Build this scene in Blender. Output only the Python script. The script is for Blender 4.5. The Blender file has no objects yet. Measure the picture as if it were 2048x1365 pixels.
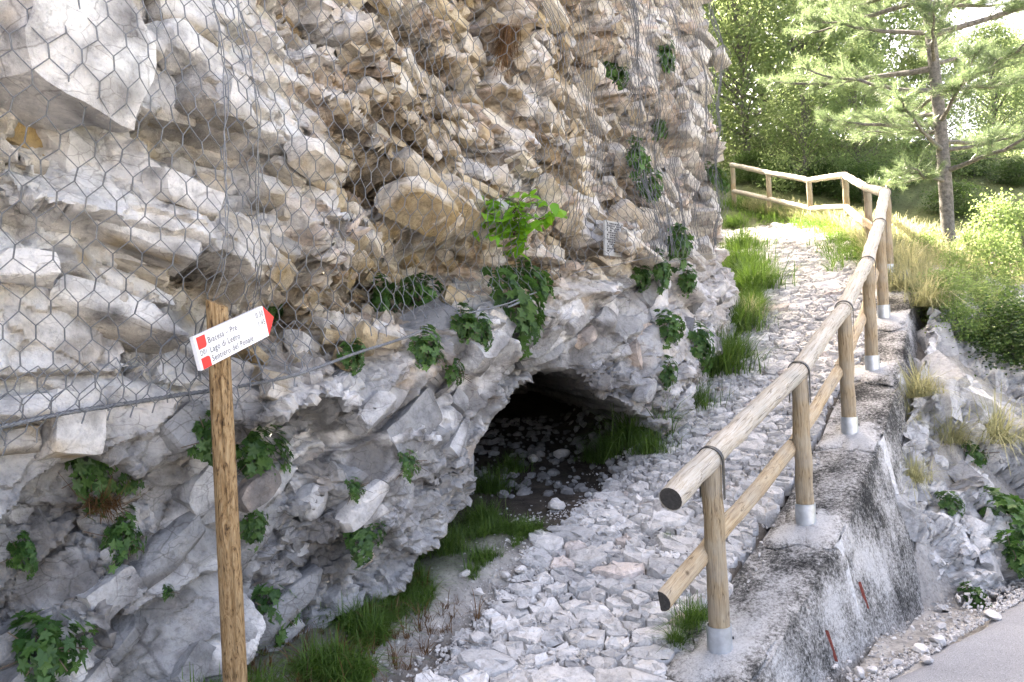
import bpy, math, random
import numpy as np
from mathutils import Vector, Matrix

random.seed(7)
rng = np.random.default_rng(7)
S = bpy.context.scene
COL = S.collection
R = math.radians

# ------------------------------------------------------------------ camera, sky, sun, exposure
F_PX, CX, CY, CAM_Z, ROLL = 1593.0, 1024.0, 682.5, 1.65, R(2.8)
cam = bpy.data.cameras.new('camera')
cam.lens, cam.sensor_width, cam.clip_start, cam.clip_end = 28.0, 36.0, 0.05, 2000
camo = bpy.data.objects.new('camera', cam); COL.objects.link(camo)
camo.location = (0, 0, CAM_Z)
camo.rotation_euler = (Matrix.Rotation(R(90), 3, 'X') @ Matrix.Rotation(-ROLL, 3, 'Z')).to_euler()
S.camera = camo

SUN_AZ, SUN_EL = R(-33), R(48)
w = bpy.data.worlds.new('World'); S.world = w; w.use_nodes = True
nt = w.node_tree
bg = nt.nodes['Background']; bg.inputs['Strength'].default_value = 0.15
sky = nt.nodes.new('ShaderNodeTexSky'); sky.sky_type = 'NISHITA'; sky.sun_disc = False
sky.sun_elevation, sky.sun_rotation = SUN_EL, SUN_AZ
sky.altitude, sky.air_density, sky.dust_density, sky.ozone_density = 300, 0.45, 9.0, 0.0
nt.links.new(sky.outputs[0], bg.inputs[0])
sl = bpy.data.lights.new('sun', 'SUN'); sl.energy = 4.2; sl.angle = R(0.6); sl.color = (1.0, 0.95, 0.86)
so = bpy.data.objects.new('sun', sl); COL.objects.link(so)
sdir = Vector((math.sin(SUN_AZ) * math.cos(SUN_EL), math.cos(SUN_AZ) * math.cos(SUN_EL), math.sin(SUN_EL)))
so.rotation_euler = sdir.to_track_quat('Z', 'Y').to_euler(); so.location = (0, 0, 20)
vs = S.view_settings
vs.view_transform, vs.look, vs.exposure, vs.gamma, vs.use_curve_mapping = 'Standard', 'None', 3.62, 1.0, False
vs.use_white_balance = True; vs.white_balance_temperature = 7400; vs.white_balance_tint = 10
S.cycles.use_denoising = True
S.cycles.max_bounces, S.cycles.diffuse_bounces, S.cycles.glossy_bounces = 5, 2, 2
S.cycles.transmission_bounces, S.cycles.transparent_max_bounces = 4, 4

# ------------------------------------------------------------------ small maths
EA, EB = 0.5822, 0.8131                       # path direction in plan
def ab(a, b): return EA * a - EB * b, EB * a + EA * b          # -> X, Y
def to_ab(x, y): return EA * x + EB * y, -EB * x + EA * y
def ss(e0, e1, x):
    t = np.clip((x - e0) / (e1 - e0), 0, 1); return t * t * (3 - 2 * t)
def ray(px, py):
    dx, dy = px - CX, py - CY; c, s = math.cos(ROLL), math.sin(ROLL)
    return ((dx * c - dy * s) / F_PX, 1.0, -(dx * s + dy * c) / F_PX)
def at(px, py, d):
    r = ray(px, py); return Vector((r[0] * d, d, CAM_Z + r[2] * d))
def proj(V):
    c, s = math.cos(ROLL), math.sin(ROLL)
    x = V[:, 0] / V[:, 1] * F_PX; y = (CAM_Z - V[:, 2]) / V[:, 1] * F_PX
    return CX + x * c + y * s, CY - x * s + y * c

def h2(ix, iy, seed):
    h = (ix.astype(np.int64) * 374761393 + iy.astype(np.int64) * 668265263 + seed * 1442695041) & 0xFFFFFFFF
    h = ((h ^ (h >> 13)) * 1274126177) & 0xFFFFFFFF
    h = ((h ^ (h >> 16)) * 2246822519) & 0xFFFFFFFF
    return h ^ (h >> 15)
def hf(h, k):
    h = (h * (2654435761 + 2 * k * 40503 + 1)) & 0xFFFFFFFF
    h = ((h ^ (h >> 15)) * 2246822519) & 0xFFFFFFFF
    return ((h ^ (h >> 13)) & 0xFFFFFF) / float(0xFFFFFF)
def vnoise(x, y, seed):
    ix, iy = np.floor(x), np.floor(y); fx, fy = x - ix, y - iy
    ux, uy = fx * fx * (3 - 2 * fx), fy * fy * (3 - 2 * fy)
    g = lambda a, b: hf(h2(ix + a, iy + b, seed), 1)
    return ((g(0, 0) * (1 - ux) + g(1, 0) * ux) * (1 - uy) + (g(0, 1) * (1 - ux) + g(1, 1) * ux) * uy) * 2 - 1
def fbm(x, y, seed, oct=4, gain=0.5):
    s, a, t = 0, 1, 0
    for o in range(oct):
        s = s + a * vnoise(x * 2 ** o + o * 17.3, y * 2 ** o - o * 9.1, seed + o); t += a; a *= gain
    return s / t
def vor(x, y, seed, jit=0.9):
    """nearest jittered cell: F1, F2, cell hash, offset to cell centre"""
    ix, iy = np.floor(x), np.floor(y)
    f1 = np.full(x.shape, 9e9); f2 = f1.copy(); hid = np.zeros(x.shape, np.int64); ox = np.zeros_like(x); oy = np.zeros_like(x)
    for j in (-1, 0, 1):
        for i in (-1, 0, 1):
            h = h2(ix + i, iy + j, seed)
            cx = ix + i + 0.5 + (hf(h, 1) - .5) * jit; cy = iy + j + 0.5 + (hf(h, 2) - .5) * jit
            dx, dy = x - cx, y - cy; d = dx * dx + dy * dy
            n = d < f1
            f2 = np.where(n, f1, np.minimum(f2, d)); f1 = np.where(n, d, f1)
            hid = np.where(n, h, hid); ox = np.where(n, dx, ox); oy = np.where(n, dy, oy)
    return np.sqrt(f1), np.sqrt(f2), hid, ox, oy
def facets(a, z, sx, sz, ang, seed, amp, tilt, up, crack=0.0):
    """blocky rock: every cell is a tilted flat face; returns relief, cell hash, edge distance"""
    c, s = math.cos(ang), math.sin(ang)
    u, v = (a * c + z * s) / sx, (-a * s + z * c) / sz
    f1, f2, h, ox, oy = vor(u, v, seed)
    o = (hf(h, 3) * 2 - 1) * amp
    val = o + (hf(h, 4) * 2 - 1) * tilt * ox * sx + ((hf(h, 5) * 2 - 1) * tilt - up) * oy * sz
    e = f2 - f1
    if crack: val = val - crack * (1 - ss(0.0, 0.10, e)) * (hf(h, 6) > .35)
    return val, h, e

def h3(ix, iy, iz, seed): return h2(ix + iz * 57, iy + iz * 131, seed)
def vnoise3(p, f, seed):
    q = p * f + 100.37; i = np.floor(q); t = q - i; u = t * t * (3 - 2 * t); r = 0
    for dx in (0, 1):
        for dy in (0, 1):
            for dz_ in (0, 1):
                w_ = (u[..., 0] if dx else 1 - u[..., 0]) * (u[..., 1] if dy else 1 - u[..., 1]) * (u[..., 2] if dz_ else 1 - u[..., 2])
                r = r + w_ * hf(h3(i[..., 0] + dx, i[..., 1] + dy, i[..., 2] + dz_, seed), 1)
    return r * 2 - 1
def facets3(p, size, seed, amp, tilt):
    q = p / size + 200.0; i = np.floor(q); f1 = np.full(p.shape[:-1], 9e9); f2 = f1.copy(); hid = np.zeros(f1.shape, np.int64); o = [np.zeros_like(f1) for _ in range(3)]
    for dx in (-1, 0, 1):
        for dy in (-1, 0, 1):
            for dz_ in (-1, 0, 1):
                h = h3(i[..., 0] + dx, i[..., 1] + dy, i[..., 2] + dz_, seed)
                e = [q[..., 0] - (i[..., 0] + dx + .1 + .8 * hf(h, 1)), q[..., 1] - (i[..., 1] + dy + .1 + .8 * hf(h, 2)), q[..., 2] - (i[..., 2] + dz_ + .1 + .8 * hf(h, 3))]
                d = e[0] ** 2 + e[1] ** 2 + e[2] ** 2; n = d < f1
                f2 = np.where(n, f1, np.minimum(f2, d)); f1 = np.where(n, d, f1); hid = np.where(n, h, hid)
                for k in range(3): o[k] = np.where(n, e[k], o[k])
    v = (hf(hid, 4) * 2 - 1) * amp
    for k in range(3): v = v + (hf(hid, 5 + k) * 2 - 1) * tilt * o[k] * size
    return v, hid, np.sqrt(f2) - np.sqrt(f1)

# ------------------------------------------------------------------ mesh helpers
def setcol(me, col):
    col = np.asarray(col, np.float32)
    a = me.color_attributes.new('Col', 'FLOAT_COLOR', 'POINT')
    c4 = np.ones((len(me.vertices), 4), np.float32); c4[:, :3] = col
    a.data.foreach_set('color', c4.ravel())
def mesh_np(name, V, F, smooth=True, col=None, sharp=None):
    V = np.ascontiguousarray(V, np.float32); F = np.ascontiguousarray(F, np.int32)
    me = bpy.data.meshes.new(name); k = F.shape[1]
    me.vertices.add(len(V)); me.vertices.foreach_set('co', V.ravel())
    me.loops.add(F.size); me.loops.foreach_set('vertex_index', F.ravel())
    me.polygons.add(len(F)); me.polygons.foreach_set('loop_start', np.arange(0, F.size, k, dtype=np.int32))
    me.update(calc_edges=True)
    me.polygons.foreach_set('use_smooth', np.full(len(F), smooth))
    if col is not None: setcol(me, col)
    if sharp: me.set_sharp_from_angle(angle=R(sharp))
    return me
def grid_faces(n, m):
    i = np.arange(n * m).reshape(n, m)
    return np.stack([i[:-1, :-1], i[1:, :-1], i[1:, 1:], i[:-1, 1:]], -1).reshape(-1, 4)
class MB:
    def __init__(s): s.V, s.F, s.C = [], [], []
    def add(s, V, F, c=(1, 1, 1)):
        o = len(s.V); s.V += [tuple(v) for v in V]; s.F += [tuple(i + o for i in f) for f in F]; s.C += [c] * len(V)
    def tube(s, pts, rad, n=8, cap=True, c=(1, 1, 1), wob=0.0, flat=None):
        pts = [Vector(p) for p in pts]
        if not hasattr(rad, '__len__'): rad = [rad] * len(pts)
        V, F = [], []; up = Vector((0.13, 0.21, 1)); prev = None
        for i, p in enumerate(pts):
            t = (pts[min(i + 1, len(pts) - 1)] - pts[max(i - 1, 0)]).normalized()
            if prev is None:
                x = t.cross(up if abs(t.z) < .9 else Vector((1, 0.1, 0))).normalized()
            else: x = (prev - t * prev.dot(t)).normalized()
            prev = x; y = t.cross(x)
            for k in range(n):
                an = 2 * math.pi * k / n; r = rad[i] * (1 + wob * math.sin(an * 2 + i * 1.3) + wob * random.uniform(-.5, .5))
                V.append(p + (x * math.cos(an) + y * math.sin(an)) * r)
        for i in range(len(pts) - 1):
            for k in range(n):
                k2 = (k + 1) % n; F.append((i * n + k, i * n + k2, (i + 1) * n + k2, (i + 1) * n + k))
        if cap: F.append(tuple(range(n))[::-1]); F.append(tuple((len(pts) - 1) * n + k for k in range(n)))
        s.add(V, F, c)
    def box(s, o, x, y, z, c=(1, 1, 1)):
        o, x, y, z = map(Vector, (o, x, y, z))
        V = [o, o + x, o + x + y, o + y, o + z, o + x + z, o + x + y + z, o + y + z]
        s.add(V, [(3, 2, 1, 0), (4, 5, 6, 7), (0, 1, 5, 4), (1, 2, 6, 5), (2, 3, 7, 6), (3, 0, 4, 7)], c)
    def mesh(s, name, smooth=True, sharp=40):
        me = bpy.data.meshes.new(name); me.from_pydata([tuple(v) for v in s.V], [], s.F); me.update()
        me.polygons.foreach_set('use_smooth', np.full(len(me.polygons), smooth))
        setcol(me, s.C)
        if smooth and sharp: me.set_sharp_from_angle(angle=R(sharp))
        return me
def obj(name, me, mat=None, parent=None, loc=None, rot=None, scale=None):
    o = bpy.data.objects.new(name, me); COL.objects.link(o)
    if mat is not None and me is not None and len(me.materials) == 0: me.materials.append(mat)
    if parent is not None: o.parent = parent
    if loc is not None: o.location = loc
    if rot is not None: o.rotation_euler = rot
    if scale is not None: o.scale = (scale,) * 3 if not hasattr(scale, '__len__') else scale
    return o
def tag(o, label=None, cat=None, group=None, kind=None):
    if label: o['label'] = label
    if cat: o['category'] = cat
    if group: o['group'] = group
    if kind: o['kind'] = kind
    return o
def empty(name, loc=(0, 0, 0), rot=(0, 0, 0), scale=1.0):
    o = bpy.data.objects.new(name, None); COL.objects.link(o); o.location = loc; o.rotation_euler = rot; o.scale = (scale,) * 3
    o.empty_display_size = .1
    return o

# ------------------------------------------------------------------ materials
def mat_new(name):
    m = bpy.data.materials.new(name); m.use_nodes = True; n = m.node_tree.nodes
    return m, n, m.node_tree.links, n['Principled BSDF'], n['Material Output']
def ramp(n, stops):
    r = n.new('ShaderNodeValToRGB'); e = r.color_ramp.elements
    while len(e) < len(stops): e.new(.5)
    for i, (p, c) in enumerate(stops):
        e[i].position = p; e[i].color = (*c, 1) if len(c) == 3 else c
    return r
def noise(n, l, vec, scale, detail=5, rough=.6, dist=0.0):
    t = n.new('ShaderNodeTexNoise'); t.inputs['Scale'].default_value = scale; t.inputs['Detail'].default_value = detail
    t.inputs['Roughness'].default_value = rough; t.inputs['Distortion'].default_value = dist
    if vec is not None: l.new(vec, t.inputs['Vector'])
    return t
def mixc(n, l, typ, fac, a, b):
    m = n.new('ShaderNodeMix'); m.data_type = 'RGBA'; m.blend_type = typ
    for sock, v in ((m.inputs[0], fac), (m.inputs[6], a), (m.inputs[7], b)):
        if hasattr(v, 'links') or hasattr(v, 'is_output'): l.new(v, sock)
        elif hasattr(v, '__len__'): sock.default_value = (*v, 1)
        else: sock.default_value = v
    return m.outputs[2]
def bump(n, l, bs, height, strength, dist, prev=None):
    b = n.new('ShaderNodeBump'); b.inputs['Strength'].default_value = strength; b.inputs['Distance'].default_value = dist
    l.new(height, b.inputs['Height'])
    if prev is not None: l.new(prev, b.inputs['Normal'])
    l.new(b.outputs[0], bs.inputs['Normal']); return b.outputs[0]
def world_vec(n):
    g = n.new('ShaderNodeNewGeometry'); return g.outputs['Position']
def obj_vec(n):
    return n.new('ShaderNodeTexCoord').outputs['Object']

def m_rock(name, speck=0.5, bstr=0.8, rough=.9, cracks=0.0):
    m, n, l, b, o = mat_new(name); p = world_vec(n)
    at_ = n.new('ShaderNodeAttribute'); at_.attribute_name = 'Col'
    n1 = noise(n, l, p, 9, 8, .7); r1 = ramp(n, [(.28, (.5, .5, .52)), (.5, (1, 1, 1)), (.75, (1.25, 1.22, 1.18))]); l.new(n1.outputs[0], r1.inputs[0])
    n2 = noise(n, l, p, 55, 6, .7); r2 = ramp(n, [(.30, (.45, .44, .42)), (.46, (1, 1, 1)), (.8, (1.12, 1.12, 1.12))]); l.new(n2.outputs[0], r2.inputs[0])
    c = mixc(n, l, 'MULTIPLY', .8, at_.outputs['Color'], r1.outputs[0])
    c = mixc(n, l, 'MULTIPLY', speck, c, r2.outputs[0])
    if cracks:
        nw = noise(n, l, p, 3.5, 4, .6); add = n.new('ShaderNodeVectorMath'); add.operation = 'MULTIPLY_ADD'; l.new(nw.outputs['Color'], add.inputs[0]); add.inputs[1].default_value = (.10, .10, .10); l.new(p, add.inputs[2])
        for sc_, wd in ((4.0, .022), (9.0, .030)):
            mp = n.new('ShaderNodeMapping'); mp.inputs['Scale'].default_value = (1, 1, 1.7); mp.inputs['Rotation'].default_value = (.3, -.25, .2); l.new(add.outputs[0], mp.inputs[0])
            ve = n.new('ShaderNodeTexVoronoi'); ve.feature = 'DISTANCE_TO_EDGE'; ve.inputs['Scale'].default_value = sc_; l.new(mp.outputs[0], ve.inputs['Vector'])
            rc = ramp(n, [(.0, (.16, .14, .12)), (wd, (1, 1, 1))]); l.new(ve.outputs['Distance'], rc.inputs[0])
            nm_ = noise(n, l, p, sc_ * .6, 3, .6); rm = ramp(n, [(.48, (0, 0, 0)), (.60, (cracks, cracks, cracks))]); l.new(nm_.outputs[0], rm.inputs[0])
            c = mixc(n, l, 'MULTIPLY', rm.outputs[0], c, rc.outputs[0])
        nl = noise(n, l, p, 6, 9, .78); rl = ramp(n, [(.53, (1, 1, 1)), (.60, (.55, .55, .55)), (.72, (.22, .22, .22))]); l.new(nl.outputs[0], rl.inputs[0])
        c = mixc(n, l, 'MULTIPLY', .38, c, rl.outputs[0])
    l.new(c, b.inputs['Base Color']); b.inputs['Roughness'].default_value = rough; b.inputs['Specular IOR Level'].default_value = .2
    k = bump(n, l, b, n1.outputs[0], bstr, .05)
    v = n.new('ShaderNodeTexVoronoi'); v.inputs['Scale'].default_value = 26; l.new(p, v.inputs['Vector'])
    k = bump(n, l, b, v.outputs[0], bstr * .45, .02, k)
    bump(n, l, b, n2.outputs[0], bstr * .7, .012, k)
    return m
def m_leaf(name, c1, c2, trans=.45, tcol=None, rough=.45):
    m, n, l, b, o = mat_new(name)
    at_ = n.new('ShaderNodeAttribute'); at_.attribute_name = 'Col'
    oi = n.new('ShaderNodeObjectInfo')
    r = ramp(n, [(0, c1), (1, c2)]); l.new(at_.outputs['Fac'], r.inputs[0])
    hs = n.new('ShaderNodeHueSaturation'); l.new(r.outputs[0], hs.inputs['Color'])
    mr = n.new('ShaderNodeMapRange'); mr.inputs[3].default_value = .8; mr.inputs[4].default_value = 1.2; l.new(oi.outputs['Random'], mr.inputs[0]); l.new(mr.outputs[0], hs.inputs['Value'])
    l.new(hs.outputs[0], b.inputs['Base Color']); b.inputs['Roughness'].default_value = rough; b.inputs['Specular IOR Level'].default_value = .35
    t = n.new('ShaderNodeBsdfTranslucent')
    tc = tcol or tuple(min(1, x * 2.2) for x in c2)
    l.new(mixc(n, l, 'MIX', .6, hs.outputs[0], tc), t.inputs['Color'])
    mx = n.new('ShaderNodeMixShader'); mx.inputs[0].default_value = trans
    l.new(b.outputs[0], mx.inputs[1]); l.new(t.outputs[0], mx.inputs[2]); l.new(mx.outputs[0], o.inputs[0])
    return m
def m_plain(name, c, rough=.6, metal=0.0, var=.25, scale=20, bstr=.2):
    m, n, l, b, o = mat_new(name); p = obj_vec(n)
    t = noise(n, l, p, scale, 6, .65)
    r = ramp(n, [(.3, tuple(x * (1 - var) for x in c)), (.7, tuple(min(1, x * (1 + var)) for x in c))]); l.new(t.outputs[0], r.inputs[0])
    l.new(r.outputs[0], b.inputs['Base Color']); b.inputs['Roughness'].default_value = rough; b.inputs['Metallic'].default_value = metal
    if bstr: bump(n, l, b, t.outputs[0], bstr, .01)
    return m
def m_wood(name, pale, warm, dark, axis_scale=(14, 14, 1.2), grey=0.0, sw=False):
    """weathered round timber: long grain along local Z, knots, drying cracks, silvered patches"""
    m, n, l, b, o = mat_new(name); tc = obj_vec(n)
    mp = n.new('ShaderNodeMapping'); mp.inputs['Scale'].default_value = axis_scale; l.new(tc, mp.inputs[0])
    g = noise(n, l, mp.outputs[0], 5, 8, .65, .6)
    if sw: g.inputs['Distortion'].default_value = 2.2
    r = ramp(n, [(.36, dark), (.46, warm), (.60, pale)] if sw else [(.26, dark), (.45, warm), (.68, pale)]); l.new(g.outputs[0], r.inputs[0])
    mp2 = n.new('ShaderNodeMapping'); mp2.inputs['Scale'].default_value = (axis_scale[0] * 5, axis_scale[1] * 5, axis_scale[2]); l.new(tc, mp2.inputs[0])
    g2 = noise(n, l, mp2.outputs[0], 6, 5, .6)
    r2 = ramp(n, [(.35, (.55, .52, .5)), (.55, (1, 1, 1))]); l.new(g2.outputs[0], r2.inputs[0])
    c = mixc(n, l, 'MULTIPLY', .6, r.outputs[0], r2.outputs[0])
    if grey:
        g3 = noise(n, l, tc, 2.2, 4, .6); r3 = ramp(n, [(.42, (0, 0, 0)), (.62, (grey, grey, grey))]); l.new(g3.outputs[0], r3.inputs[0])
        c = mixc(n, l, 'MIX', r3.outputs[0], c, (.34, .33, .29))
    mp3 = n.new('ShaderNodeMapping'); mp3.inputs['Scale'].default_value = (16, 16, .7); l.new(tc, mp3.inputs[0])
    g5 = noise(n, l, mp3.outputs[0], 2.0, 3, .5, .3); r5 = ramp(n, [(.485, (1, 1, 1)), (.498, (.18, .15, .12)), (.502, (.18, .15, .12)), (.515, (1, 1, 1))]); l.new(g5.outputs[0], r5.inputs[0])
    c = mixc(n, l, 'MULTIPLY', .7, c, r5.outputs[0])
    v = n.new('ShaderNodeTexVoronoi'); v.inputs['Scale'].default_value = 5.5; v.distance = 'EUCLIDEAN'; l.new(tc, v.inputs['Vector'])
    r4 = ramp(n, [(.03, (.12, .07, .04)), (.10, (1, 1, 1))]); l.new(v.outputs[0], r4.inputs[0])
    c = mixc(n, l, 'MULTIPLY', .75, c, r4.outputs[0])
    l.new(c, b.inputs['Base Color']); b.inputs['Roughness'].default_value = .75; b.inputs['Specular IOR Level'].default_value = .25
    k = bump(n, l, b, g2.outputs[0], .5, .006); bump(n, l, b, g.outputs[0], .35, .01, k)
    return m
M = {}
M['cliff'] = m_rock('cliff_rock', .45, .8, cracks=.5)
M['stone'] = m_rock('path_stone', .6, .6)
M['soil'] = m_rock('soil', .9, 1.0, 1.0)
M['wire'] = m_plain('galvanised_wire', (.17, .18, .19), .5, .35, .35, 30, 0)
M['cable'] = m_plain('steel_cable', (.17, .18, .19), .5, .6, .4, 120, .5)
M['galv'] = m_plain('galvanised_sleeve', (.50, .54, .58), .42, .75, .18, 18, .05)
M['strap'] = m_plain('dark_strap', (.05, .05, .05), .5, .5, .3, 40, .1)
M['rail'] = m_wood('silver_rail_wood', (.58, .555, .50), (.47, .42, .34), (.20, .17, .13), grey=.9)
M['postw'] = m_wood('post_wood', (.44, .37, .25), (.33, .25, .15), (.14, .105, .07), grey=.7)
M['midr'] = m_wood('pale_rail_wood', (.58, .48, .33), (.46, .34, .20), (.20, .14, .09), grey=.5)
M['signw'] = m_wood('sign_post_wood', (.38, .27, .145), (.28, .175, .08), (.06, .035, .018), axis_scale=(7, 7, 1.8), sw=True)
M['endg'] = m_plain('end_grain', (.045, .043, .04), .9, 0, .5, 60, .3)
M['white'] = m_plain('white_sign_paint', (.80, .80, .81), .35, 0, .03, 6, 0)
M['red'] = m_plain('red_sign_paint', (.80, .035, .03), .35, 0, .05, 6, 0)
M['ink'] = m_plain('black_lettering', (.03, .03, .035), .5, 0, .1, 6, 0)
M['rust'] = m_plain('red_brown_mark', (.20, .045, .03), .8, 0, .4, 50, .2)
M['plaque'] = m_plain('weathered_plaque', (.36, .37, .37), .6, 0, .15, 12, .1)
M['bark'] = m_plain('grey_bark', (.135, .128, .122), .95, 0, .6, 22, 1.0)
M['twig'] = m_plain('twig_bark', (.12, .085, .06), .9, 0, .4, 30, .4)
M['leafA'] = m_leaf('tree_leaf', (.04, .085, .025), (.12, .19, .06), .45, (.52, .64, .30))
M['leafB'] = m_leaf('bush_leaf', (.045, .10, .025), (.15, .24, .06), .45, (.52, .66, .25))
M['leafS'] = m_leaf('shrub_leaf', (.10, .27, .02), (.20, .42, .03), .4, (.40, .75, .05))
M['leafD'] = m_leaf('dark_shrub_leaf', (.018, .042, .014), (.075, .13, .035), .32, (.22, .38, .09))  # darker leaf variant: shade behind the far railing put into the colour
M['herb'] = m_leaf('herb_leaf', (.022, .065, .018), (.085, .17, .04), .3, (.16, .36, .05))
M['grass'] = m_leaf('green_grass', (.022, .055, .012), (.12, .20, .045), .35, (.25, .45, .06))
M['dry'] = m_leaf('dry_grass', (.17, .17, .07), (.40, .38, .21), .4, (.62, .62, .34))
M['straw'] = m_leaf('brown_dead_grass', (.07, .035, .015), (.20, .11, .045), .2, (.25, .14, .05))
M['needle'] = m_leaf('pine_needle', (.05, .095, .045), (.15, .22, .11), .35, (.40, .52, .26), .3)
def m_concrete():
    m, n, l, b, o = mat_new('lichen_concrete'); p = world_vec(n)
    at_ = n.new('ShaderNodeAttribute'); at_.attribute_name = 'Col'
    n1 = noise(n, l, p, 48, 8, .8); n2 = noise(n, l, p, 3.2, 5, .6); n3 = noise(n, l, p, 110, 3, .6)
    ma = n.new('ShaderNodeMath'); ma.operation = 'ADD'; l.new(n1.outputs[0], ma.inputs[0])
    mb = n.new('ShaderNodeMath'); mb.operation = 'MULTIPLY_ADD'; mb.inputs[1].default_value = .75; mb.inputs[2].default_value = -.38; l.new(n2.outputs[0], mb.inputs[0])
    l.new(mb.outputs[0], ma.inputs[1])
    ms = n.new('ShaderNodeMath'); ms.operation = 'ADD'; l.new(ma.outputs[0], ms.inputs[0])
    mc = n.new('ShaderNodeMath'); mc.operation = 'MULTIPLY_ADD'; mc.inputs[1].default_value = .42; mc.inputs[2].default_value = -.21; l.new(at_.outputs['Fac'], mc.inputs[0]); l.new(mc.outputs[0], ms.inputs[1])
    r = ramp(n, [(.36, (.028, .028, .027)), (.46, (.12, .118, .11)), (.56, (.36, .35, .33)), (.68, (.60, .59, .57))]); l.new(ms.outputs[0], r.inputs[0])
    r3 = ramp(n, [(.35, (.6, .6, .6)), (.55, (1, 1, 1))]); l.new(n3.outputs[0], r3.inputs[0])
    l.new(mixc(n, l, 'MULTIPLY', .6, r.outputs[0], r3.outputs[0]), b.inputs['Base Color'])
    b.inputs['Roughness'].default_value = .95; b.inputs['Specular IOR Level'].default_value = .15
    k = bump(n, l, b, n1.outputs[0], .7, .02); bump(n, l, b, n3.outputs[0], .7, .008, k)
    return m
M['concrete'] = m_concrete()
def m_asphalt():
    m, n, l, b, o = mat_new('worn_asphalt'); p = world_vec(n)
    n1 = noise(n, l, p, 180, 4, .7); n2 = noise(n, l, p, 1.6, 5, .6)
    r = ramp(n, [(.32, (.10, .10, .105)), (.5, (.26, .265, .28)), (.7, (.42, .43, .45))]); l.new(n1.outputs[0], r.inputs[0])
    r2 = ramp(n, [(.35, (.8, .8, .8)), (.65, (1.1, 1.1, 1.1))]); l.new(n2.outputs[0], r2.inputs[0])
    l.new(mixc(n, l, 'MULTIPLY', .8, r.outputs[0], r2.outputs[0]), b.inputs['Base Color']); b.inputs['Roughness'].default_value = .9
    bump(n, l, b, n1.outputs[0], .6, .006); return m
M['asphalt'] = m_asphalt()

# ------------------------------------------------------------------ terrain heights
_ga = np.array([-400, -5, 3.2, 3.71, 4.98, 6.32, 7.5, 8.65, 9.78, 11.8, 14.3, 15.5, 16.3, 17.1, 25, 40, 80, 400])
_gz = np.array([0, 0, -0.02, .07, .43, .82, 1.23, 1.68, 2.12, 2.65, 3.30, 3.60, 3.95, 4.35, 7.6, 11.5, 16, 20])
def G(a):
    a = np.asarray(a, float)
    return (np.interp(a - .35, _ga, _gz) + np.interp(a, _ga, _gz) * 2 + np.interp(a + .35, _ga, _gz)) / 4
_ra = [-9, 8.6, 9.78, 11.86, 14.3, 15.5, 16.4, 17.2, 40]
_rb = [1.50, 1.50, 1.72, 2.34, 3.17, 4.07, 5.1, 6.08, 12]
def RB(a): return np.interp(a, _ra, _rb)
def H(a, b):
    a = np.asarray(a, float); b = np.asarray(b, float)
    X, Y = ab(a, b); g = G(a); z = g.copy() if g.ndim else g * 1.0
    z = z + .20 * ss(2.75, 3.35, b) * (1 - ss(3.8, 5.0, a))
    cm = ss(-1.0, -.55, X) * (1 - ss(.50, 1.12, X)) * ss(5.6, 6.4, Y)
    fl = .38 + .10 * (Y - 6.3)
    z = z * (1 - cm) + np.minimum(z, fl) * cm
    s = RB(a) - .30 - b
    zr = -.05 * np.clip(a - 1, 0, 9) - .06 * np.clip(-b - 2, 0, 30)
    k = np.interp(a, [0, 5.0, 6.5, 9, 11, 14], [3.0, 3.0, 1.7, 1.05, .45, .30])
    dz = np.interp(a, [2, 5.4, 6.2, 7.5, 9, 10.5], [.03, .95, .48, .22, .10, .03])
    zz = np.maximum(zr, g - dz - k * np.clip(s - .02, 0, None))
    z = np.where(s > 0, np.minimum(z, zz), z)
    return z
def Hxy(x, y):
    a, b = to_ab(x, y); return float(H(a, b))
def ground_at(px, py, d0=2.0):
    r = ray(px, py); d = d0
    while d < 70:
        if CAM_Z + r[2] * d < Hxy(r[0] * d, d): break
        d += .02
    return Vector((r[0] * d, d, Hxy(r[0] * d, d)))

def spaced(segs):
    out = []
    for (a0, a1, st) in segs: out += list(np.arange(a0, a1, st))
    return np.array(out)
ga = spaced([(-300, -60, 30), (-60, -10, 5), (-10, 1.5, .25), (1.5, 9, .035), (9, 18, .09), (18, 40, 1), (40, 100, 6), (100, 420, 40)])
gb = spaced([(-300, -60, 30), (-60, -10, 5), (-10, -.5, .3), (-.5, 4.4, .035), (4.4, 9, .12), (9, 20, .8), (20, 80, 6), (80, 320, 40)])
A, B_ = np.meshgrid(ga, gb, indexing='ij')
Z = H(A, B_)
near = (1 - ss(14, 22, A)) * ss(-6, -2, A)
Z = Z + near * (.020 * fbm(A * 3, B_ * 3, 5) + .010 * fbm(A * 14, B_ * 14, 6)) + (1 - near) * .25 * fbm(A * .2, B_ * .2, 3) * ss(20, 40, np.abs(A))
onpath = ss(1.45, 1.6, B_ - RB(A) + 1.5) * (1 - ss(2.8, 3.05, B_ - np.clip(RB(A) - 1.5, 0, None)))
road = (1 - ss(.35, .75, B_)) * (1 - ss(5, 9, A))
under_wall = (1 - ss(.17, .21, B_ - RB(A))) * ss(2.6, 2.9, A) * (1 - ss(9.9, 10.3, A)) * ss(-.46, -.38, B_ - RB(A))
Z = Z - .30 * under_wall - .045 * onpath - .03 * road - .10 * (1 - ss(-.02, .12, B_ - RB(A) + .30)) * ss(5, 5.6, A) * (1 - ss(10, 11, A))
X, Y = ab(A, B_)
n1 = fbm(A * 1.7, B_ * 1.7, 21); n2 = fbm(A * 9, B_ * 9, 22)
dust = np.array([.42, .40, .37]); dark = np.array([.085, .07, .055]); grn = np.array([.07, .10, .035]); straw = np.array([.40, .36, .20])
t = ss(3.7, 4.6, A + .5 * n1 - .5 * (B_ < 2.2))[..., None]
t = t * ss(1.0, 1.5, B_)[..., None]
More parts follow.
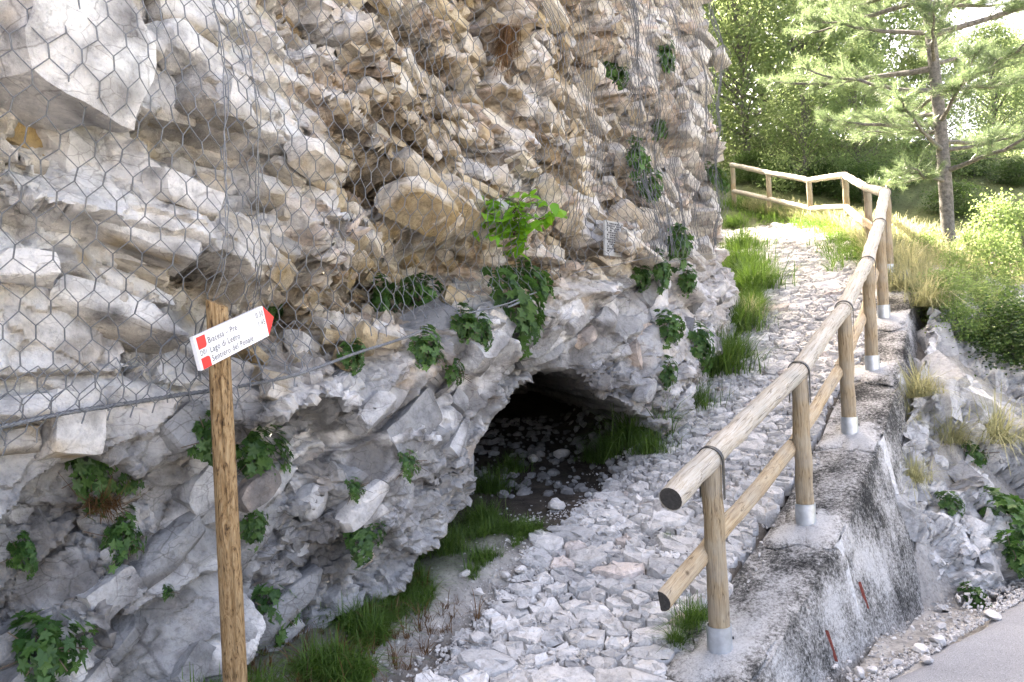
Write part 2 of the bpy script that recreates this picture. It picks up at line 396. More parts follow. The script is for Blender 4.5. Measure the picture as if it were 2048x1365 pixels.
C = dust * (1 - t) + dark * t
tp = onpath[..., None]; C = C * (1 - tp) + np.array([.20, .18, .155]) * tp
tg = (ss(3.0, 3.35, B_ + .15 * n1) * (1 - ss(4.2, 5, A)))[..., None] * .7; C = C * (1 - tg) + grn * tg
tr = (1 - ss(-.35, .1, B_ - RB(A) + .5 * n1))[..., None]; far = ss(8.5, 10.5, A)[..., None]
C = C * (1 - tr * far) + (straw * .7 + grn * .3) * tr * far
tt = ss(12, 17, A)[..., None]; C = C * (1 - tt * .8) + grn * tt * .8
C = C * (1 + .5 * n2[..., None])
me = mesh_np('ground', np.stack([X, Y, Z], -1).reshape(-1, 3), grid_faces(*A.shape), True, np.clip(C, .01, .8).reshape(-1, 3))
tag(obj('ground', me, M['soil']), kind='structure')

# road sheet in the lower right
ra_ = np.concatenate([np.linspace(-40, 2, 22), np.arange(2.1, 9, .06)]); rt = np.linspace(0, 1, 40)
A, T = np.meshgrid(ra_, rt, indexing='ij')
edge = np.interp(A, [-40, 1.5, 4.37, 6.7, 8, 9.5], [1.0, 1.0, .88, .32, -.15, -.9]) + .05 * fbm(A * 3, A * 0, 44) + .02 * fbm(A * 14, A * 0, 45)
Bq = edge - T ** 1.6 * 8
X, Y = ab(A, Bq); Z = np.maximum(H(A, Bq), -.6) + .012 - .03 * ss(.05, 0, T)
Z = np.minimum(Z, -.05 * np.clip(A - 1, 0, 9) - .06 * np.clip(-Bq - 2, 0, 30) + .015)
me = mesh_np('road', np.stack([X, Y, Z], -1).reshape(-1, 3), grid_faces(*A.shape)[:, ::-1], True)
tag(obj('road', me, M['asphalt']), kind='structure')

# ------------------------------------------------------------------ cliff
ca = [-7.0]
while ca[-1] < 21:
    a = ca[-1]; st = .25 if a < .2 else (.0036 * (1.78 + .81 * a) if a < 9.1 else .07 if a < 13 else .3)
    ca.append(a + st)
ca = np.array(ca)
cz = spaced([(-.5, -.1, .05), (-.1, 3.3, .012), (3.3, 6.2, .02), (6.2, 7.2, .06), (7.2, 20.2, .5)])
A, Zc = np.meshgrid(ca, cz, indexing='ij')
NETZ = lambda a: np.interp(a, [0, 1.2, 2.4, 3.4, 4.15, 5.5, 8.1, 9], [1.42, 1.46, 1.57, 1.80, 1.95, 2.22, 2.52, 2.6])
wa = .20 * fbm(A * 1.1, Zc * 1.1, 31); wz = .16 * fbm(A * 1.1, Zc * 1.1, 32)
wa2 = wa + .025 * fbm(A * 6, Zc * 6, 33); wz2 = wz + .025 * fbm(A * 6, Zc * 6, 34)
a1, z1 = A + wa2, Zc + wz2
# macro shape: b of the face
nz = NETZ(A)
Bm = 3.08 + .10 * fbm(A * .6, Zc * .6, 35)
Bm += -.10 * np.exp(-((A - 1.6) / 1.0) ** 2) * ss(1.6, 2.4, Zc)
Bm += .26 * ss(.25, -.75, Zc - nz) * (1 - ss(4.6, 6.2, A))                       # undercut below the netting
Bm += -.20 * np.exp(-((A - 3.5) / .8) ** 2) * np.exp(-((Zc - 1.1) / .5) ** 2)      # grey nose left of the cave
Bm += .78 * np.exp(-((A - 3.8) / 1.35) ** 2) * np.exp(-((Zc - nz - .20) / .24) ** 2)   # shaded hollow behind the net
Bm += -.16 * np.exp(-((A - 4.3) / 1.6) ** 2) * np.exp(-((Zc - nz + .22) / .16) ** 2)  # ledge carrying plants
Bm += -.22 * np.exp(-((A - 6.9) / 1.0) ** 2) * ss(2.6, 1.2, Zc)
st = np.interp(Zc, [0, 2.0, 2.6, 3.4, 5.5], [8.45, 8.35, 7.75, 7.62, 7.45])
Bm += .42 * np.clip(A - st, 0, 3) ** 2 + 1.2 * np.clip(A - st - 3, 0, None)
Bm += .05 * np.clip(Zc - 5.5, 0, None) + .35 * ss(6.0, 6.6, A) * (1 - ss(7.2, 7.8, A)) * ss(2.3, 3.2, Zc) * 0
Bm += .16 * np.exp(-((A - 6.35 - .06 * (Zc - 3)) / .22) ** 2) * ss(2.3, 2.9, Zc)      # vertical groove behind the folded net
# blocky relief
def field(kind):
    if kind == 0:   # big pale blocks on the left
        L = [(.80, .46, R(-10), 101, .16, .30, .35, .10), (.30, .17, R(-16), 102, .055, .40, .35, .05), (.10, .065, R(-20), 103, .016, .5, .2, .016)]; sm = .42
    elif kind == 1: # thin beds dipping to the right
        L = [(.80, .34, R(-24), 111, .13, .30, .50, .08), (.30, .14, R(-22), 112, .060, .45, .45, .05), (.115, .07, R(-30), 113, .022, .6, .3, .018)]; sm = .62
    else:           # rounded grey lumps, beds rising to the right
        L = [(.62, .32, R(30), 121, .095, .35, .35, .07), (.22, .15, R(24), 122, .042, .55, .35, .03), (.085, .065, R(15), 123, .014, .6, .2, .006)]; sm = .55
    hh = []; rs = []
    for i, (sx, sz, an, sd, am, ti, up, cr) in enumerate(L):
        q = (1, 1, .6)[i]
        r, h, e = facets(A + wa2 * q, Zc + wz2 * q, sx, sz, an, sd, am, ti, up, cr)
        rs.append(r); hh.append((h, e))
    rough = ss(.30, .70, (.55 * hf(hh[0][0], 12) + .45 * hf(hh[1][0], 12)) + .30 * fbm(A * 2.6, Zc * 2.6, 140 + kind) + (sm - .5))
    v = rs[0] + rs[1] * (.30 + .80 * rough)
    return v, hh, rough
D0, h0, ro0 = field(0); D1, h1, ro1 = field(1); D2, h2_, ro2 = field(2)
mlow = 1 - ss(-.25, .05, Zc - nz + .12 * fbm(A * 1.5, Zc * 1.5, 36))
mleft = 1 - ss(2.1, 2.9, A + .35 * fbm(A * 1.2, Zc * 1.2, 37))
up_ = D0 * mleft + D1 * (1 - mleft)
disp = up_ * (1 - mlow) + D2 * mlow
disp += .030 * fbm(A * 4, Zc * 4, 38, 3)
farF = 1 - .25 * ss(5, 9, A); disp = disp * farF
cover = ss(-.2, .3, A) * (1 - ss(6.2, 6.8, Zc)) * (1 - ss(9.0, 9.6, A))
Bf = Bm + .035 * cover * (1 - mlow) - disp * (1 + .10 * cover * (1 - mlow))
# cave, pushed in along +Y
X0, Y0 = ab(A, Bf)
nzc = .07 * fbm(A * 3.2, Zc * 3.2, 40) + .035 * (hf(h2_[1][0], 7) - .5)
top = np.interp(X0, [-.8, -.42, -.22, .05, .35, .62, .88, 1.15], [.30, .66, .98, 1.30, 1.44, 1.28, 1.06, .74])
xl = np.interp(Zc, [0, .3, .6, .9, 1.4], [-.95, -.66, -.40, -.25, -.2])
f = np.minimum(np.minimum((top - Zc) * .85, X0 - xl), (1.14 - X0)) + nzc
sC = ss(0, .20, f) * ss(3.2, 3.8, A)
dep = 5.2 * sC
rag = 1 + .12 * fbm(A * 5, Zc * 5, 41)
Xc, Yc = X0 + .25 * dep * 0 - .10 * dep, Y0 + dep * rag
Zd = Zc + .35 * disp * (hf(h1[0][0], 8) - .5) + .10 * sC * (Zc - .6)
P = np.stack([Xc, Yc, Zd], -1)
# spread the grid evenly over the steep steps, then cut the small facets into the real surface
na = np.gradient(ca)[:, None]; nz_ = np.gradient(cz)[None, :]
for it in range(7):
    la = np.linalg.norm(np.diff(P, axis=0), axis=-1); lz = np.linalg.norm(np.diff(P, axis=1), axis=-1)
    sa_ = np.zeros(A.shape); sa_[:-1] = la; sa_[1:] = np.maximum(sa_[1:], la); sz_ = np.zeros(A.shape); sz_[:, :-1] = lz; sz_[:, 1:] = np.maximum(sz_[:, 1:], lz)
    wgt = np.clip((np.maximum(sa_ / na, sz_ / nz_) - 1.9) / 2.0, 0, 1) * .55
    wgt[0] = wgt[-1] = 0; wgt[:, 0] = wgt[:, -1] = 0
    Q = P.copy(); Q[1:-1, 1:-1] = (P[2:, 1:-1] + P[:-2, 1:-1] + P[1:-1, 2:] + P[1:-1, :-2]) / 4
    P = P + (Q - P) * wgt[..., None]
def normals(P):
    n_ = np.cross(np.gradient(P, axis=1), np.gradient(P, axis=0)); n_ /= np.linalg.norm(n_, axis=-1, keepdims=True) + 1e-9
    return -n_ if n_[300, 200, 0] < 0 else n_
rough_all = (ro0 * mleft + ro1 * (1 - mleft)) * (1 - mlow) + ro2 * mlow
N = normals(P)
def beds(P, bn, k): return P + k * (P @ np.array(bn))[..., None] * np.array(bn)
PU = beds(P, (.41 * EA, .41 * EB, .91), 1.5); PL = beds(P, (-.45 * EA, -.45 * EB, .89), .8)
v3u, hid3, e3u = facets3(PU, .15, 151, .022, .55); v3l, hid3l, e3l = facets3(PL, .11, 156, .018, .6)
v3 = v3u * (1 - mlow) + v3l * mlow; e3_ = e3u * (1 - mlow) + e3l * mlow
v4, hid4, e4_ = facets3(PU, .06, 152, .007, .5)
det = v3 * (.06 + 1.05 * rough_all ** 1.5) * (1 - .25 * mlow) + v4 * (.12 + .80 * rough_all ** 1.5) * (1 - .3 * mlow) - .012 * (1 - ss(0, .10, e3_)) * rough_all
det = det + .007 * vnoise3(P, 9, 153) + .004 * vnoise3(P, 21, 154) + .0025 * vnoise3(P, 48, 155)
P = P + N * det[..., None]
# colour: pale limestone, ochre breaks, grey weathered skin, dark lichen
N = normals(P)
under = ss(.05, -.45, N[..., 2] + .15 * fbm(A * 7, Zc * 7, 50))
white = np.array([.74, .725, .70]); cream = np.array([.58, .51, .40]); ochre = np.array([.46, .34, .17]); pink = np.array([.56, .44, .36])
grey = np.array([.30, .30, .295]); lgrey = np.array([.46, .46, .455]); brown = np.array([.22, .15, .075]); drk = np.array([.085, .08, .075])
hb = hf(h0[1][0], 9) * mleft + hf(h1[1][0], 9) * (1 - mleft); hb2 = hf(hid3, 10); hl = hf(h2_[1][0], 9)
pt = lambda x: x[..., None]
n3 = fbm(A * 2.2, Zc * 2.2, 51); n4 = .6 * vnoise3(P, 11, 52) + .4 * vnoise3(P, 27, 57); n5 = fbm(A * .9, Zc * .9, 53)
rou = ro0 * mleft + ro1 * (1 - mleft)
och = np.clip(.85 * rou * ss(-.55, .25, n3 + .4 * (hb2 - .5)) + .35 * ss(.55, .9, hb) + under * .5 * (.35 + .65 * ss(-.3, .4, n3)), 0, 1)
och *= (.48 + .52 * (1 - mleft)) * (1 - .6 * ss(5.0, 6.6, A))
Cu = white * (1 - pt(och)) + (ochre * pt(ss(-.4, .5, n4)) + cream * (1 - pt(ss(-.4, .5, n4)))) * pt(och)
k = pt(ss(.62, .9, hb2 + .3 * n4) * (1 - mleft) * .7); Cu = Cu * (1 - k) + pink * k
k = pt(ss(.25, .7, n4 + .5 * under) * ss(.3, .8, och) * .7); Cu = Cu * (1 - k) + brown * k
k = pt(ss(.30, .75, fbm(A * 3, Zc * 5, 54) + .35 * n5) * .65); Cu = Cu * (1 - k) + grey * k
Cl = grey * (1 - pt(hl)) + lgrey * pt(hl)
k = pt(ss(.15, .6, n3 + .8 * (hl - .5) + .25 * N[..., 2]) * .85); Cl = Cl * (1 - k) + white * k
k = pt(ss(.25, .7, fbm(A * 4, Zc * 4, 55) + .2 * n5) * (.35 + .65 * ss(.55, 1.5, Zc)) * .7); Cl = Cl * (1 - k) + (pink * .6 + ochre * .4) * k
k = pt(ss(.02, .40, fbm(A * 4, Zc * 4, 56, 6) + .30 * n4) * .80); Cl = Cl * (1 - k) + drk * 1.6 * k
rightm = pt(ss(5.6, 7.0, A)); Cl = Cl * (1 - .5 * rightm) + (white * .75 + pink * .25) * .5 * rightm
k = pt(.55 * ss(.05, .50, n3 + .7 * n4)); Cu = Cu * (1 - k) + np.array([.17, .145, .11]) * k     # earth-brown blotches, painting crevice shade into the face behind the blocks
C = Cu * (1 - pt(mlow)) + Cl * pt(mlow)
eg = np.minimum(h0[0][1] * mleft + h1[0][1] * (1 - mleft) + mlow, h2_[0][1] + (1 - mlow))
k = pt((1 - ss(.0, .06, eg)) * .6); C = C * (1 - k) + drk * k
k = pt(ss(7.3, 8.3, A) * ss(2.6, 3.3, Zc) * .65); C = C * (1 - k) + (lgrey * .8 + grey * .2) * k
C = np.clip(C * (1 + .10 * pt(n4)), .02, .72)
Fq = grid_faces(*A.shape)
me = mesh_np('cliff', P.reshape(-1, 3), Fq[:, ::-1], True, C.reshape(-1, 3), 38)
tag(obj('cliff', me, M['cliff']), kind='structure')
CLIFF = bpy.data.objects['cliff']
# ---- the fractured blocks that make up the face: beds split again and again into angular pieces
def block_shape(seed, n, cuts, soft):
    r = np.random.default_rng(seed); g = np.linspace(-.5, .5, n + 1); U, W = np.meshgrid(g, g, indexing='ij'); U, W = U.ravel(), W.ravel(); V, Fs = [], []; gf = grid_faces(n + 1, n + 1)
    for ax in range(3):
        for sg in (-1, 1):
            q = np.zeros((len(U), 3)); q[:, ax] = .5 * sg; q[:, (ax + 1) % 3] = U; q[:, (ax + 2) % 3] = W
            Fs.append((gf if sg > 0 else gf[:, ::-1]) + len(V) * len(U)); V.append(q)
    V = np.concatenate(V); Fs = np.concatenate(Fs)
    for k in range(cuts):
        d = r.choice([-1, 0, 1], 3).astype(float); d += r.normal(0, .45, 3)
        if np.linalg.norm(d) < .3: continue
        d /= np.linalg.norm(d); lim = np.abs(d).sum() * .5 * r.uniform(.55, .86)
        t = V @ d - lim; V = V - d * np.clip(t, 0, None)[:, None]
    if soft: V = V * (1 - soft * .35 * ((V ** 2).sum(1, keepdims=True) - .3))
    for fq, am in ((2.3, .05), (5.5, .02)): V = V + am * np.stack([vnoise3(V + 3 * seed, fq, 500 + seed * 3 + k) for k in range(3)], -1)
    return V, Fs
SH_BIG = [block_shape(i, 8, 6, 0) for i in range(16)]; SH_MID = [block_shape(40 + i, 5, 6, 0) for i in range(16)]; SH_SML = [block_shape(80 + i, 3, 5, 0) for i in range(16)]
SR_BIG = [block_shape(120 + i, 8, 9, .9) for i in range(10)]; SR_MID = [block_shape(140 + i, 5, 9, .9) for i in range(10)]; SR_SML = [block_shape(160 + i, 3, 7, .9) for i in range(10)]
Rb = random.Random(17); leaves_ = []
def split(u0, v0, u1, v1, off, tint, z_):
    w_, h_ = u1 - u0, v1 - v0; mw, mh, nw, nh, p_ = z_
    big = w_ > mw or h_ > mh
    if big or (w_ > 2 * nw and h_ > 1.2 * nh and Rb.random() < p_) or (h_ > 2 * nh and Rb.random() < p_):
        mn = min(w_, h_, .40); o_ = off + Rb.gauss(0, .13 * mn) * (mn < .4); t_ = tint + Rb.gauss(0, .16)
        k = Rb.uniform(.3, .7)
        if w_ / mw > h_ / mh * Rb.uniform(.7, 1.4): split(u0, v0, u0 + w_ * k, v1, o_, t_, z_); split(u0 + w_ * k, v0, u1, v1, off + Rb.gauss(0, .13 * mn) * (mn < .4), tint, z_)
        else: split(u0, v0, u1, v0 + h_ * k, o_, t_, z_); split(u0, v0 + h_ * k, u1, v1, off + Rb.gauss(0, .15 * mn) * (mn < .4), tint, z_)
        return
    leaves_.append(((u0 + u1) / 2, (v0 + v1) / 2, w_, h_, off + Rb.gauss(0, .22 * min(w_, h_) + .008), tint))
ZONES = [('left', R(-9), (.85, .46, .13, .085, .50)), ('mid', R(-24), (.62, .26, .10, .055, .70)), ('low', R(27), (.70, .36, .12, .08, .55))]
def near_idx(a, z): return min(max(int(np.searchsorted(ca, a)), 1), len(ca) - 2), min(max(int(np.searchsorted(cz, z)), 1), len(cz) - 2)
E_A, E_O, E_Z = np.array([EA, EB, 0.]), np.array([EB, -EA, 0.]), np.array([0, 0, 1.])
def rot(axis, an):
    return np.array(Matrix.Rotation(an, 3, Vector(axis)))
pal = {'left': [((.74, .725, .70), 6), ((.66, .61, .53), 2), ((.45, .45, .445), 1.2), ((.52, .38, .19), .9)],
       'mid': [((.72, .69, .64), 3.4), ((.68, .64, .56), 2.6), ((.58, .50, .36), 1.2), ((.40, .40, .395), 1.6), ((.62, .53, .46), 1)],
       'low': [((.33, .335, .335), 3.0), ((.50, .50, .495), 3.0), ((.70, .685, .66), 2.4), ((.60, .50, .42), 1.2), ((.20, .20, .20), 1.0)]}
BL = []      # (V, F, C, size score)
env_marks = []
for zn, ang, zp in ZONES:
    leaves_.clear(); cth, sth = math.cos(ang), math.sin(ang)
    cr = [(a * cth + z * sth, -a * sth + z * cth) for a in (-.2, 9.3) for z in (-.1, 6.5)]
    ulo, uhi, vlo, vhi = min(c[0] for c in cr), max(c[0] for c in cr), min(c[1] for c in cr), max(c[1] for c in cr)
    split(ulo, vlo, uhi, vhi, 0, .5, zp)
    L = np.array(leaves_); ac = L[:, 0] * cth - L[:, 1] * sth; zc_ = L[:, 0] * sth + L[:, 1] * cth
    ac = ac + .16 * fbm(ac * .9, zc_ * .9, 31); zc_ = zc_ + .13 * fbm(ac * .9, zc_ * .9, 32)
    low_ = zc_ < np.interp(ac, [0, 9], [0, 0]) + NETZ(ac) - .10 + .12 * fbm(ac * 1.5, zc_ * 1.5, 36)
    lef_ = (ac + .35 * fbm(ac * 1.2, zc_ * 1.2, 37)) < 2.45
    keep = (low_ if zn == 'low' else (~low_ & lef_) if zn == 'left' else (~low_ & ~lef_)) & (ac > -.1) & (ac < 9.1) & (zc_ > -.05) & (zc_ < 6.4)
    tf = fbm(ac * 1.3, zc_ * 1.3, 620)
    cum = np.cumsum([p for _, p in pal[zn]]); cum = cum / cum[-1]
    for q in np.where(keep)[0]:
        a_, z_ = ac[q], zc_[q]; w_, h_, of, tn = L[q, 2:6]
        i, j = near_idx(a_, z_)
        if a_ > 3.2 and z_ < 1.9:
            hit = False
            for (da_, dz_) in ((0, 0), (w_ * .6, 0), (-w_ * .6, 0), (0, h_ * .7), (0, -h_ * .7), (w_ * .6, -h_ * .6), (-w_ * .6, -h_ * .6)):
                i2, j2 = near_idx(a_ + da_, z_ + dz_); hit = hit or f[i2, j2] > -.02
            if hit: continue
        if Rb.random() < (.45 if zn == 'low' else .34): continue
        if z_ > 2.3 and a_ > 7.9 or a_ > 8.7: continue
        of = float(np.clip(of, -.09, .11)); bf = float(Bf[i, j]) - (-.012 if zn == 'low' else .012) - of * (.8 if zn == 'low' else 1)
        if z_ + h_ < float(H(a_, bf)) - .1: continue
        if min(w_, h_ * 1.6) < .0016 * (1.78 + .81 * a_) * 9: 
            if Rb.random() < .5: continue
        slope = float((Bm[i + 1, j] - Bm[i - 1, j]) / (ca[i + 1] - ca[i - 1])); slz = float((Bm[i, j + 1] - Bm[i, j - 1]) / (cz[j + 1] - cz[j - 1]))
        dep_ = min(max(1.1 * max(h_, .55 * w_), .10), .45)
        th = ang + Rb.gauss(0, R(7)); X_ = E_A * math.cos(th) + E_Z * math.sin(th); Z_ = -E_A * math.sin(th) + E_Z * math.cos(th)
        Mx = np.stack([X_, E_O, Z_], 1)          # columns: bed, out, up
        Mx = rot((0, 0, 1), math.atan(slope) + Rb.gauss(0, R(11))) @ rot(X_, -Rb.gauss(R(8), R(12)) + math.atan(min(max(slz, -.8), .8)) * .6) @ Mx
        big = w_ * h_; pool = (SR_BIG, SR_MID, SR_SML) if zn == 'low' and Rb.random() < .35 else (SH_BIG, SH_MID, SH_SML)
        px_ = math.sqrt(big) / (1.78 + .81 * a_)
        sh = pool[0] if px_ > .055 else pool[1] if px_ > .025 else pool[2]
        V0, F0 = sh[Rb.randrange(len(sh))]
        fl = np.array([Rb.choice((-1, 1)), 1, 1.0])
        dm = np.array([w_ * 1.06, dep_, h_ * 1.06]); x_, y_ = ab(a_, bf); ctr = np.array([x_, y_, z_]) - E_O * (dep_ * .5)
        V = (V0 * fl * dm) @ Mx.T + ctr; F_ = F0 if fl[0] > 0 else F0[:, ::-1]
        t = min(max(.45 + .55 * tf[q] + Rb.gauss(0, .24), 0), .999)
        if zn == 'mid' and a_ > 5.2: t *= .75
        col = np.array(pal[zn][int(np.searchsorted(cum, t))][0]) * Rb.uniform(.88, 1.08)
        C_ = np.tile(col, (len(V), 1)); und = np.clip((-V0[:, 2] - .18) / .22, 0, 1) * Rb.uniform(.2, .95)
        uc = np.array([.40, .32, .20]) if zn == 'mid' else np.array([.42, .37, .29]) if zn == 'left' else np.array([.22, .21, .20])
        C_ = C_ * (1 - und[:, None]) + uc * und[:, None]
        sc1 = np.clip((vnoise3(V, 8, 601) + .45 * vnoise3(V, 22, 602)) * 1.2 + (.15 if zn == 'low' else -.20), 0, 1)[:, None] * .85
        C_ = C_ * (1 - sc1) + np.array([.15, .145, .14] if zn != 'mid' else [.30, .20, .09]) * sc1
        if zn != 'low':
            oc = (ss(-.05, .55, vnoise3(V, 5.5, 605) + .55 * vnoise3(V, 14, 606) + (-.14 if zn == 'mid' else -.46) - .5 * max(0, min(1, (a_ - 5) / 1.5))) * .8)[:, None]
            och_ = np.array([.47, .355, .19]) * (1 - .55 * ss(.1, .6, vnoise3(V, 17, 607))[:, None]); C_ = C_ * (1 - oc) + och_ * oc
            gm = .6 * max(0., min(1., (a_ - 5.3) / 1.6)); C_ = C_ * (1 - gm) + np.array([.50, .50, .495]) * gm
        V = V + .05 * min(w_, h_) * np.stack([vnoise3(V, 6 / max(min(w_, h_), .05) * .4, 610 + k) for k in range(3)], -1)
        BL.append((V, F_, np.clip(C_, .02, .78), px_)); env_marks.append((a_, z_, w_ * .5, h_ * .5, bf))
order_b = np.argsort([-b_[3] for b_ in BL]); Vs, Fs, Cs, o_ = [], [], [], 0
for q, k in enumerate(order_b):
    V, F_, C_, _ = BL[k]
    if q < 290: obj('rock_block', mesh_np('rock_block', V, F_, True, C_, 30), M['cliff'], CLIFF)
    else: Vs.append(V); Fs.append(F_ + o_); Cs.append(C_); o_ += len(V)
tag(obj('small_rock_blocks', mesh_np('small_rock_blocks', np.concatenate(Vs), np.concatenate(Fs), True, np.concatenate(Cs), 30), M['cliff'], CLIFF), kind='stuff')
print('BLOCKS', len(BL), 'tris', sum(len(b_[1]) for b_ in BL) * 2)
CL_P = np.concatenate([P.reshape(-1, 3)] + [b_[0] for b_ in BL]); CL_N = np.concatenate([N.reshape(-1, 3), np.tile(E_O, (len(CL_P) - N.size // 3, 1))])
_ok = CL_P[:, 1] > 1.0; CL_P = CL_P[_ok]; CL_N = CL_N[_ok]; CL_px, CL_py = proj(CL_P)
def cliff_at(px, py, tol=6):
    """nearest point of the rock face along a sight line, and the face normal there"""
    m = np.where((np.abs(CL_px - px) < tol) & (np.abs(CL_py - py) < tol))[0]
    if len(m) == 0: return cliff_at(px, py, tol * 2)
    k = m[np.argmin(CL_P[m, 1])]; return Vector(CL_P[k]), Vector(CL_N[k])

# ------------------------------------------------------------------ rock slope right of the wall
oa = np.arange(5.5, 11.2, .020); ot = np.arange(0, 1.0001, .008)
A, T = np.meshgrid(oa, ot, indexing='ij')
kk = np.interp(A, [0, 5.0, 6.5, 9, 11, 14], [3.0, 3.0, 1.7, 1.05, .45, .30]); dzz = np.interp(A, [2, 5.4, 6.2, 7.5, 9, 10.5], [.03, .95, .48, .22, .10, .03])
wdt = np.clip((G(A) - dzz + .05 * (A - 1) + .12) / kk, .05, 2.8)
Bo = RB(A) - .30 - T * wdt; Zo = G(A) - dzz - kk * T * wdt
sx = T * wdt * np.sqrt(1 + kk ** 2) * .75
r1, hA, e1 = facets(A, sx * 1.3 + Zo * .6, .75, .32, R(52), 131, .10, .35, -.1, .06)
r2, hB, e2 = facets(A + .03 * fbm(A * 6, sx * 6, 61), sx * 1.3, .26, .15, R(48), 132, .045, .45, 0, .03)
r3, hC, e3 = facets(A, sx * 1.3, .10, .07, R(40), 133, .016, .5, 0, .012)
dd = (r1 * 1.3 + r2 * .9 + .02 * fbm(A * 5, sx * 5, 62)) * ss(0, .08, T) * (1 - .5 * ss(.93, 1, T)) + .03
X, Y = ab(A, Bo - dd * .75); Zo = Zo + dd * .62
P2 = np.stack([X, Y, Zo], -1)
for it in range(4):
    Q = P2.copy(); Q[1:-1, 1:-1] = (P2[2:, 1:-1] + P2[:-2, 1:-1] + P2[1:-1, 2:] + P2[1:-1, :-2]) / 4
    dl_ = np.linalg.norm(Q - P2, axis=-1); P2 = P2 + (Q - P2) * np.clip((dl_ - .006) / .02, 0, .6)[..., None]
n_ = np.cross(np.gradient(P2, axis=1), np.gradient(P2, axis=0)); n_ /= np.linalg.norm(n_, axis=-1, keepdims=True) + 1e-9
if n_[100, 50, 2] < 0: n_ = -n_
v5, hid5, e5 = facets3(beds(P2, (.55, -.2, .8), .9), .16, 161, .020, .5); v6, hid6, e6 = facets3(P2, .07, 162, .004, .4)
P2 = P2 + n_ * (v5 + v6 - .02 * (1 - ss(0, .1, e5)) + .006 * vnoise3(P2, 12, 163) + .003 * vnoise3(P2, 30, 164))[..., None]
hh = hf(hid5, 9); n3 = fbm(A * 3, sx * 3, 63); n4 = fbm(A * 12, sx * 12, 64)
C = grey * 1.35 * (1 - pt(hh)) + lgrey * 1.25 * pt(hh)
k = pt(ss(.1, .6, n3 + .4 * hh) * .6); C = C * (1 - k) + white * k
k = pt(ss(.2, .6, n4) * .5); C = C * (1 - k) + drk * 1.6 * k
k = pt((1 - ss(0, .06, e1)) * .5); C = C * (1 - k) + drk * k
me = mesh_np('rock_slope', P2.reshape(-1, 3), grid_faces(*A.shape), True, np.clip(C, .03, .7).reshape(-1, 3), 38)
tag(obj('rock_slope', me, M['cliff']), kind='structure')
SLOPE = bpy.data.objects['rock_slope']; leaves_.clear(); split(0, 0, 6.2, 3.2, 0, .5, (.65, .34, .12, .08, .52)); sb = []
ang = R(52); cth, sth = math.cos(ang), math.sin(ang); L = np.array(leaves_)
cu, cv = L[:, 0] - 3.1, L[:, 1] - 1.6; ac = 8.0 + cu * cth - cv * sth; tc = .5 + (cu * sth + cv * cth) / 2.4
for q in range(len(L)):
    if not (5.95 < ac[q] < 10.6 and .05 < tc[q] < .95) or Rb.random() < .5: continue
    i, j = int(np.searchsorted(oa, ac[q])), int(np.searchsorted(ot, tc[q])); i, j = min(i, len(oa) - 1), min(j, len(ot) - 1)
    w_, h_ = L[q, 2], L[q, 3]; nv = n_[i, j]; dep_ = max(h_, .5 * w_)
    X_ = E_A * cth + E_Z * sth * .9 - E_O * .3; X_ = X_ - nv * X_.dot(nv); X_ /= np.linalg.norm(X_); Z_ = np.cross(X_, nv)
    Mx = rot(nv, Rb.gauss(0, R(8))) @ rot(X_, Rb.gauss(0, R(8))) @ rot(Z_, Rb.gauss(0, R(7))) @ np.stack([X_, nv, Z_], 1)
    sh = SH_BIG if w_ * h_ > .05 else SH_MID if w_ * h_ > .012 else SH_SML; V0, F0 = sh[Rb.randrange(len(sh))]
    V = (V0 * np.array([w_ * 1.1, dep_, h_ * 1.1])) @ Mx.T + P2[i, j] - nv * (dep_ * .5 + .022 - float(np.clip(L[q, 4], -.05, .05)))
    col = np.array(Rb.choice([(.46, .46, .455), (.60, .595, .585), (.38, .38, .38), (.66, .65, .63)])) * Rb.uniform(.9, 1.08)
    sc1 = np.clip((vnoise3(V, 8, 601) + .35 * vnoise3(V, 22, 602)) * .9, 0, 1)[:, None] * .75
    sb.append((V, F0, np.tile(col, (len(V), 1)) * (1 - sc1) + np.array([.14, .14, .135]) * sc1, w_ * h_))
sb.sort(key=lambda t: -t[3]); Vs, Fs, Cs, o_ = [], [], [], 0
for q, (V, F_, C_, _) in enumerate(sb):
    if q < 160: obj('rock_block', mesh_np('rock_block', V, F_, True, C_, 30), M['cliff'], SLOPE)
    else: Vs.append(V); Fs.append(F_ + o_); Cs.append(C_); o_ += len(V)
if Vs: tag(obj('small_rock_blocks', mesh_np('small_rock_blocks', np.concatenate(Vs), np.concatenate(Fs), True, np.concatenate(Cs), 30), M['cliff'], SLOPE), kind='stuff')
RS_P = np.concatenate([P2.reshape(-1, 3)] + [t[0] for t in sb]); RS_px, RS_py = proj(RS_P)
def slope_at(px, py):
    k = np.argmin((RS_px - px) ** 2 + (RS_py - py) ** 2 + RS_P[:, 1] * .5); return Vector(RS_P[k])

